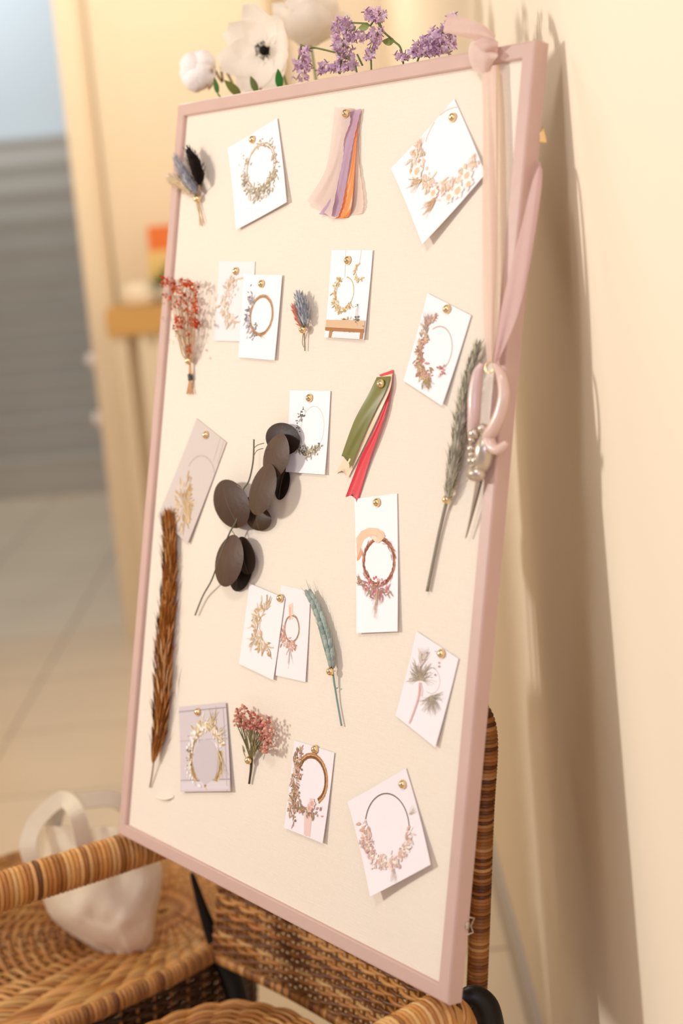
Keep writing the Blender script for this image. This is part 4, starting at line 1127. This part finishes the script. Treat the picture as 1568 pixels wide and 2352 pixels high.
# anemone with a dark centre
ac = onD(608, 116, 1.94); axis = (CAM - ac + V((-1.1, 0, .1))).normalized(); s0 = axis.cross(V((0, 0, 1))).normalized(); s1 = axis.cross(s0)
t = thing('white_anemone', 'white anemone with a dark centre above the frame', 'flower', ac)
for k in range(7):
    a = k * 2 * PI / 7 + .2; d = s0 * math.cos(a) + s1 * math.sin(a); sd = axis.cross(d); L = .046 * random.uniform(.85, 1.1); m = MB()
    m.grid(lambda u, w: ac + d * (.006 + L * w) + sd * ((u - .5) * 2 * .024 * math.sin(PI * min(.93, .16 + w * .8)) ** .7) + axis * (.026 * w * w - .004 + .006 * (2 * u - 1) ** 2 + .002 * k % .004), 8, 10, 'fffbf4')
    m.build('petal', M_WHITE, t)
m = MB(); m.ell(ac + axis * .002, s0 * .0062, s1 * .0062, axis * .006, '17130c', 14, 8)
for i in range(40):
    a = random.random() * 6.28; d = s0 * math.cos(a) + s1 * math.sin(a); q = ac + d * random.uniform(.008, .011) + axis * .006; m.tube([ac, q], .0004, 4, '2a2412'); m.ball(q, .0011, '1c180e', 5, 3)
o = m.build('dark_centre', M_DRY, t); o['label'] = 'black flower centre'
m = MB(); wtube(m, [ac - axis * .004, ac - axis * .03 + V((.01, .01, -.05)), VT - V((0, 0, .12))], .0018, '6f8440'); m.build('stem', M_GREEN, t)

# big white blurred bloom
for (px_, py_, D_, R_, lab) in ((708, 60, 2.06, .045, 'large white ruffled bloom behind the tall lilac sprig'), (590, 175, 2.02, .028, 'low white bloom peeking over frame below the anemone')):
    pc = onD(px_, py_, D_); t = thing('white_ruffled_bloom', lab, 'flower', pc, 'white ruffled blooms')
    for k in range(16):
        a = k * 2.4; el = -.3 + 1.7 * (k / 15); d = V((math.cos(a) * math.cos(el), math.sin(a) * math.cos(el), math.sin(el))); sd = d.cross(V((0.1, .2, 1))).normalized(); n_ = sd.cross(d); m = MB(); R1 = R_ * (1.15 - .25 * k / 15)
        m.grid(lambda u, w: pc + d * (R1 * (1 - .35 * (1 - w) ** 2)) * (.35 + .65 * min(1, w * 1.6)) + n_ * (R1 * (w - .5) * 1.0) + sd * ((u - .5) * R1 * 1.3 * math.sin(PI * (.12 + .76 * w))) - d * ((2 * u - 1) ** 2 * R1 * .25), 6, 6, 'fffaf2')
        m.build('petal', M_WHITE, t)
    m = MB(); wtube(m, [pc, pc + V((0, 0, -.06)) + (VT - pc) * .2, VT - V((0, 0, .12))], .0018, '6f8440'); m.build('stem', M_GREEN, t)

# green leaves behind the frame
for x, y, x2, y2, w, D_, colr, lab in ((553, 220, 515, 185, 10, 1.885, '6f7a2c', 'olive green leaf beside the cotton boll stem'), (500, 215, 492, 178, 6, 1.90, '4f7a34', 'narrow green leaf directly right of the cotton boll'), (590, 212, 575, 175, 8, 1.865, '6c7a3c', 'green leaf under the white anemone'), (643, 205, 638, 158, 9, 1.845, '2e7a24', 'bright green leaf left of the drooping lilac sprig')):
    p, q = onD(x, y, D_), onD(x2, y2, D_); m = MB(); L = (q - p).length; m.leaf(p, q - p, -CF, L, w * D_ / FPX, colr, .1, 8); m.tube([p, p * .5 + VT * .5, VT - V((0, 0, .1))], .0012, 5, '6f8440')
    o = m.build('flower_leaf', M_GREEN, None, p); tag(o, lab, 'leaf', 'green leaves above the frame')


# ------------------------------------------------------------------ wicker
CANE = ['b9803f', 'c99250', 'a86d2f', 'd3a263', 'b5783a', '9c6228', 'c58a48']
DARKC = ['7c4a1c', '936026', '6b3e16', 'a8702f']


def wrapped(mb, pts, R, band=.006, cols=CANE, n=14, dark=.12, tilt=.5, seed=1):
    """a pole wrapped in cane: close rings, each its own strip"""
    rnd = random.Random(seed); D = [V(p) for p in spl(pts, 160)]
    cum = [0]
    for i in range(160): cum.append(cum[-1] + (D[i + 1] - D[i]).length)
    tot = cum[-1]; nb = max(2, int(tot / band))
    def at(sv):
        sv = max(0, min(tot, sv)); lo = 0
        while lo < 159 and cum[lo + 1] < sv: lo += 1
        u = (sv - cum[lo]) / max(1e-9, cum[lo + 1] - cum[lo]); return D[lo].lerp(D[lo + 1], u), (D[lo + 1] - D[lo]).normalized()
    x = None
    Rf = R if callable(R) else (lambda t: R)
    for b in range(nb):
        col = vary(rnd.choice(DARKC if rnd.random() < dark else cols), .1); base = len(mb.v)
        tl = rnd.uniform(-.15, .15) * tilt
        for j, (f, k) in enumerate(((0.0, .93), (.25, 1.02), (.75, 1.02), (1.0, .93))):
            for q in range(n):
                a = 2 * PI * q / n
                p, t = at((b + f) * tot / nb + math.cos(a) * band * (.9 * tilt + tl))
                if x is None: x = t.orthogonal().normalized()
                x = (x - t * x.dot(t)).normalized(); y = t.cross(x)
                mb.v.append(tuple(p + (x * math.cos(a) + y * math.sin(a)) * (Rf((b + f) / nb) * k)))
        for j in range(3):
            for q in range(n):
                i0 = base + j * n + q; i1 = base + j * n + (q + 1) % n
                mb.face((i0, i1, i1 + n, i0 + n), col)
    for e, (bb, s_) in enumerate(((0, -1), (nb - 1, 1))):
        start = len(mb.v) - (nb - bb) * 4 * n + (3 * n if e else 0)
        mb.face([start + q for q in range(n)][::s_], lin('8a5a26'), False)


def weave(mb, S, rows, stakes, amp, rad, cols=CANE, stake_rad=None, closed=False, rng=(0, 1), seed=1, stake_col='a06c30', sides=5, skip=None, stake_rng=(0, 1)):
    """S(p, q) -> (point, normal); rows of weavers run along p, stakes along q"""
    rnd = random.Random(seed); ns = stakes * 4
    for r in range(rows):
        q = rng[0] + (rng[1] - rng[0]) * (r + .5) / rows; pts = []
        col = vary(rnd.choice(cols), .14)
        for k in range(ns + 1):
            p = k / ns; c, nn = S(p, q)
            if skip and skip(c):
                if len(pts) > 2: mb.tube(pts, rad, sides, vary(rnd.choice(cols), .14), False)
                pts = []; continue
            pts.append(c + nn * (amp * math.sin(PI * stakes * p + PI * (r % 2) + .5 * PI) + rnd.uniform(-.12, .12) * amp))
        if len(pts) > 2: mb.tube(pts, rad * rnd.uniform(.9, 1.08), sides, col, False)
    if stake_rad:
        for k in range(stakes if closed else stakes + 1):
            p = k / stakes; mb.tube([S(p, stake_rng[0] + (stake_rng[1] - stake_rng[0]) * j / 12)[0] for j in range(13)], stake_rad, 6, stake_col)


# --- the chair that carries the board
ch = thing('rattan_armchair', 'rattan armchair carrying the pin board on its two arms', 'chair', Q(-.32, .0, 0))
AZ = 0.612
arm = thing  # noqa
m = MB(); wrapped(m, [Q(-.030, .34, AZ - .012), Q(-.028, .18, AZ + .0), Q(-.030, .0, AZ), Q(-.034, -.022, AZ - .004), Q(-.046, -.045, AZ - .03), Q(-.05, -.05, AZ - .07)], .0235, .0050, ['c9924f', 'd9a968', 'c08644', 'e0b677', 'b97e3c'], 16, .05, .6, 3); m.build('armrest', M_RATTAN, ch)
m = MB(); wrapped(m, [Q(-.655, .40, AZ - .012), Q(-.632, .22, AZ), Q(-.604, .0, AZ), Q(-.60, -.10, AZ - .002), Q(-.62, -.2, AZ - .01)], .0235, .0060, CANE, 16, .04, .5, 4); m.build('armrest', M_RATTAN, ch)
m = MB(); wrapped(m, [Q(-.198, -.200, .385), Q(-.192, -.22, .55), Q(-.182, -.232, .70), Q(-.178, -.243, .792), Q(-.195, -.246, .822), Q(-.23, -.246, .828), Q(-.42, -.246, .83), Q(-.61, -.246, .828), Q(-.65, -.245, .80), Q(-.656, -.232, .70), Q(-.652, -.17, .39)], .0120, .0040, CANE + DARKC, 12, .3, .15, 5); o = m.build('back_frame', M_RATTAN, ch)


def SB(p, q):
    a = -.645 + .44 * p; s = -.150 - .085 * q - .012 * math.sin(PI * p)
    return Q(a, s, .405 + .415 * q), (GH + V((0, 0, .1))).normalized()


m = MB(); weave(m, SB, 76, 22, .0026, .0028, DARKC * 2 + CANE, .0026, seed=7); brest = m.build('backrest', M_RATTAN, ch)  # dark cane doubled to put the backrest's shade into its colour
m = MB(); wrapped(m, [Q(-.645, -.15, .40), Q(-.5, -.163, .398), Q(-.35, -.163, .398), Q(-.205, -.152, .40)], .008, .005, CANE + DARKC, 10, .3, .3, 6); m.build('lower_rail', M_RATTAN, brest)


def sup(phi, ha, hb, e=2.6):
    c, s_ = math.cos(phi), math.sin(phi); k = (abs(c / ha) ** e + abs(s_ / hb) ** e) ** (-1 / e); return k * c, k * s_


def SR(p, q):
    phi = 2 * PI * p; a, s_ = sup(phi, .235, .245, 4.0); k = .04 + .96 * q
    z = .402 + .016 * (1 - k * k) - .05 * max(0, k - .9) * 10 * max(0, k - .9)
    return Q(-.328 + a * k, .108 + s_ * k, z + .002), V((0, 0, 1))


m = MB(); weave(m, SR, 44, 46, .0030, .0030, CANE, .0028, True, (0.0, 1.0), seed=8); m.build('seat', M_RATTAN, ch)


def SA(p, q):
    phi = 2 * PI * p; a, s_ = sup(phi, .233, .243, 4.0)
    return Q(-.328 + a, .108 + s_, .393 - .075 * q), V((-0.6212 * -1 * math.cos(phi), 0, 0)).normalized() if False else (Q(-.345 + a * 1.1, .105 + s_ * 1.1, 0) - Q(-.345 + a, .105 + s_, 0)).normalized()


m = MB(); weave(m, SA, 11, 60, .0028, .0029, DARKC + CANE, .0025, True, seed=9); m.build('seat_apron', M_RATTAN, ch)
def SS(p, q):
    return Q(-.062 + .01 * math.sin(PI * p), -.025 + .33 * p, .395 + .175 * q), BU


m = MB(); weave(m, SS, 36, 20, .0026, .0028, CANE + DARKC, .0026, seed=17); m.build('added_side_panel', M_RATTAN, ch)  # unseen woven panel added to stop key light passing under the arm
# black metal legs and hoop
D0 = 1.43
m = MB(); m.tube([V(q) for q in spl([onD(1052, 2318, D0), onD(1066, 2296, D0), onD(1090, 2290, D0), onD(1113, 2310, D0), onD(1126, 2350, D0), onD(1133, 2420, D0), onD(1136, 2560, D0), V((onD(1136, 2700, D0).x, D0 + .0, 0.0))], 40)], [.0085 + .0055 * min(1, i / 18) for i in range(41)], 14, '0c0a09'); o = m.build('leg', M_BLACK, ch); o['label'] = 'black metal leg looping up to the arm'
for pts, r0, r1 in (([onD(440, 2005, 1.93), onD(470, 2100, 1.93), onD(505, 2195, 1.93), onD(540, 2275, 1.93)], .0030, .016),):  # tapered black leg, shaped to put in the dark gap between the chairs
    P = pts + [V((pts[-1].x + .02, 1.93, .15)), V((pts[-1].x + .03, 1.93, 0))]
    m = MB(); S = [V(q) for q in spl(P, 40)]; m.tube(S, [r0 + (r1 - r0) * min(1, i / 22) for i in range(41)], 12, '0c0a09'); m.build('leg', M_BLACK, ch)
for a, s_ in ((-.06, .30), (-.63, .32)):
    m = MB(); m.tube([Q(a, s_, AZ - .03), Q(a, s_ + .01, 0)], .011, 12, '0c0a09'); m.build('leg', M_BLACK, ch)
m = MB(); m.tube([Q(-.345, -.10, .315), Q(-.345, .3, .315)], .01, 10, '0c0a09'); m.tube([Q(-.63, .32, .315), Q(-.06, .30, .315)], .01, 10, '0c0a09'); m.tube([Q(-.64, -.17, .315), Q(-.06, -.12, .315)], .01, 10, '0c0a09'); m.build('seat_support', M_BLACK, ch)

# --- the neighbouring wicker seat with the bag
wl = thing('wicker_chair', 'wide woven wicker seat beside the armchair, carrying the canvas bag', 'chair', Q(-.90, .02, 0))
LC, LS, HA, HB = -.895, .00, .255, .33


def bound(phi):
    """distance from the weave centre to the rim along phi"""
    a0, s0_ = -.816 - LC, -.185 - LS; c, s_ = math.cos(phi), math.sin(phi); lo, hi = 0.0, 1.2
    for _ in range(30):
        md = (lo + hi) / 2
        if abs((a0 + c * md) / HA) ** 2.7 + abs((s0_ + s_ * md) / HB) ** 2.7 < 1: lo = md
        else: hi = md
    return lo


BT = [bound(2 * PI * i / 180) for i in range(180)]


def bnd(p):
    f = (p % 1) * 180; i = int(f) % 180; u = f - int(f); return BT[i] * (1 - u) + BT[(i + 1) % 180] * u


def SL(p, q):
    phi = 2 * PI * p; r = bnd(p) * (.03 + .955 * q)
    z = .392 + .012 * q * q
    return Q(-.816 + math.cos(phi) * r, -.185 + math.sin(phi) * r, z), V((0, 0, 1))


m = MB(); weave(m, SL, 66, 48, .0042, .0032, CANE + ['d0a05c', 'bf8a48'], .0034, True, seed=11); wseat = m.build('seat', M_RATTAN, wl)
rim = [Q(LC + sup(2 * PI * i / 60, HA, HB, 2.7)[0], LS + sup(2 * PI * i / 60, HA, HB, 2.7)[1], .402) for i in range(61)]
m = MB(); wrapped(m, rim, .0125, .0062, ['c18a4a', 'a9743a', 'b9803f', '9a6630'], 12, .1, .3, 12); m.build('rim', M_RATTAN, wseat)


def SK(p, q):
    phi = 2 * PI * p; a, s_ = sup(phi, HA - .006 - .03 * q, HB - .006 - .03 * q, 2.7)
    return Q(LC + a, LS + s_, .390 - .30 * q), (Q(a * 2, s_ * 2, 0) - Q(a, s_, 0)).normalized()


m = MB(); weave(m, SK, 44, 60, .0030, .0032, ['3c220c', '4a2c10', '301a08', '5a3614'], .0028, True, seed=13); m.build('skirt', M_RATTAN, wl)  # cane darkened to paint in the shade of the gap below the rim
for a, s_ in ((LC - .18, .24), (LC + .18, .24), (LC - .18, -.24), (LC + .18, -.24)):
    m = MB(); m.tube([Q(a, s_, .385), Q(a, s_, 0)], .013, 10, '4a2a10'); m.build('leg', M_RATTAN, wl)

# --- canvas bag
BDp = 1.965
bag = thing('canvas_tote_bag', 'slumped natural canvas tote bag on the wicker seat', 'bag', onD(290, 2195, BDp - .02))
loops = [(2203, 244, 331, .010, -.005), (2192, 240, 334, .016, -.004), (2168, 196, 350, .034, 0), (2130, 140, 355, .050, .008), (2100, 112, 359, .058, .012), (2050, 92, 370, .062, .018), (2000, 72, 372, .062, .025), (1955, 60, 345, .058, .032), (1920, 66, 300, .052, .038), (1900, 74, 275, .048, .04)]
LSP = spl(loops, 40)
m = MB()


def bagf(u, w, shrink=0.0):
    y, xl, xr, dep, off = LSP[int(round(w * 40))]; th = 2 * PI * u; cx_ = (xl + xr) / 2; hw = (xr - xl) / 2 - shrink
    c, sn = math.cos(th), math.sin(th); k = (abs(c) ** 2.4 + abs(sn) ** 2.4) ** (-1 / 2.4)
    fold = (.15 + .85 * w) * .009 * mnoise.noise(V((c * 2.2, sn * 2.2, w * 3.5))) + .006 * mnoise.noise(V((c * 5 + 3, sn * 5, w * 8))) + .005 * math.sin(c * 6 + w * 7) * w
    D_ = BDp + off + (dep - shrink * .0005) * sn * k + (fold if sn < .2 else 0)
    return onD(cx_ + hw * c * k, y + 6 * math.sin(c * 4 + 1) * (1 if 0.1 < w < .97 else .4), D_)


m.grid(lambda u, w: bagf(u, w), 56, 40, 'f8ebcf', closed_u=True)
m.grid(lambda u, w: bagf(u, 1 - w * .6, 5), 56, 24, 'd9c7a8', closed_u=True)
m.grid(lambda u, w: bagf(u, 0) * (1 - w) + onD(288, 2203, BDp - .005) * w, 56, 2, 'f8ebcf', closed_u=True)
m.build('body', M_CANVASBAG, bag)


def strap(mb, pts, w=.0115, n=36, col='f2e6cc'):
    P = [V(q) for q in spl([onD(*p) for p in pts], n)]; c = lin(col)
    rows = []
    for i in range(n + 1):
        t = (P[min(n, i + 1)] - P[max(0, i - 1)]).normalized(); vd = (P[i] - CAM).normalized(); sd = t.cross(vd).normalized(); sd = (sd + vd * .35).normalized()
        rows.append((P[i] + sd * w, P[i] - sd * w, t.cross(sd) * .0012))
    for i in range(n):
        a, b = rows[i], rows[i + 1]
        for sg in (1, -1):
            mb.poly([a[0] + a[2] * sg, a[1] + a[2] * sg, b[1] + b[2] * sg, b[0] + b[2] * sg], c, True)
        mb.poly([a[0] + a[2], a[0] - a[2], b[0] - b[2], b[0] + b[2]], c); mb.poly([a[1] + a[2], a[1] - a[2], b[1] - b[2], b[1] + b[2]], c)


m = MB(); strap(m, [(82, 1995, BDp - .03), (64, 1945, BDp - .03), (82, 1890, BDp - .01), (125, 1845, BDp + .0), (152, 1838, BDp - .01), (176, 1870, BDp - .035), (190, 1925, BDp - .04), (200, 1975, BDp - .035)]); m.build('handle', M_CANVASBAG, bag)
m = MB(); strap(m, [(120, 1905, BDp + .09), (140, 1850, BDp + .08), (200, 1838, BDp + .07), (262, 1836, BDp + .07), (300, 1870, BDp + .07), (296, 1925, BDp + .07)]); m.build('handle', M_CANVASBAG, bag)
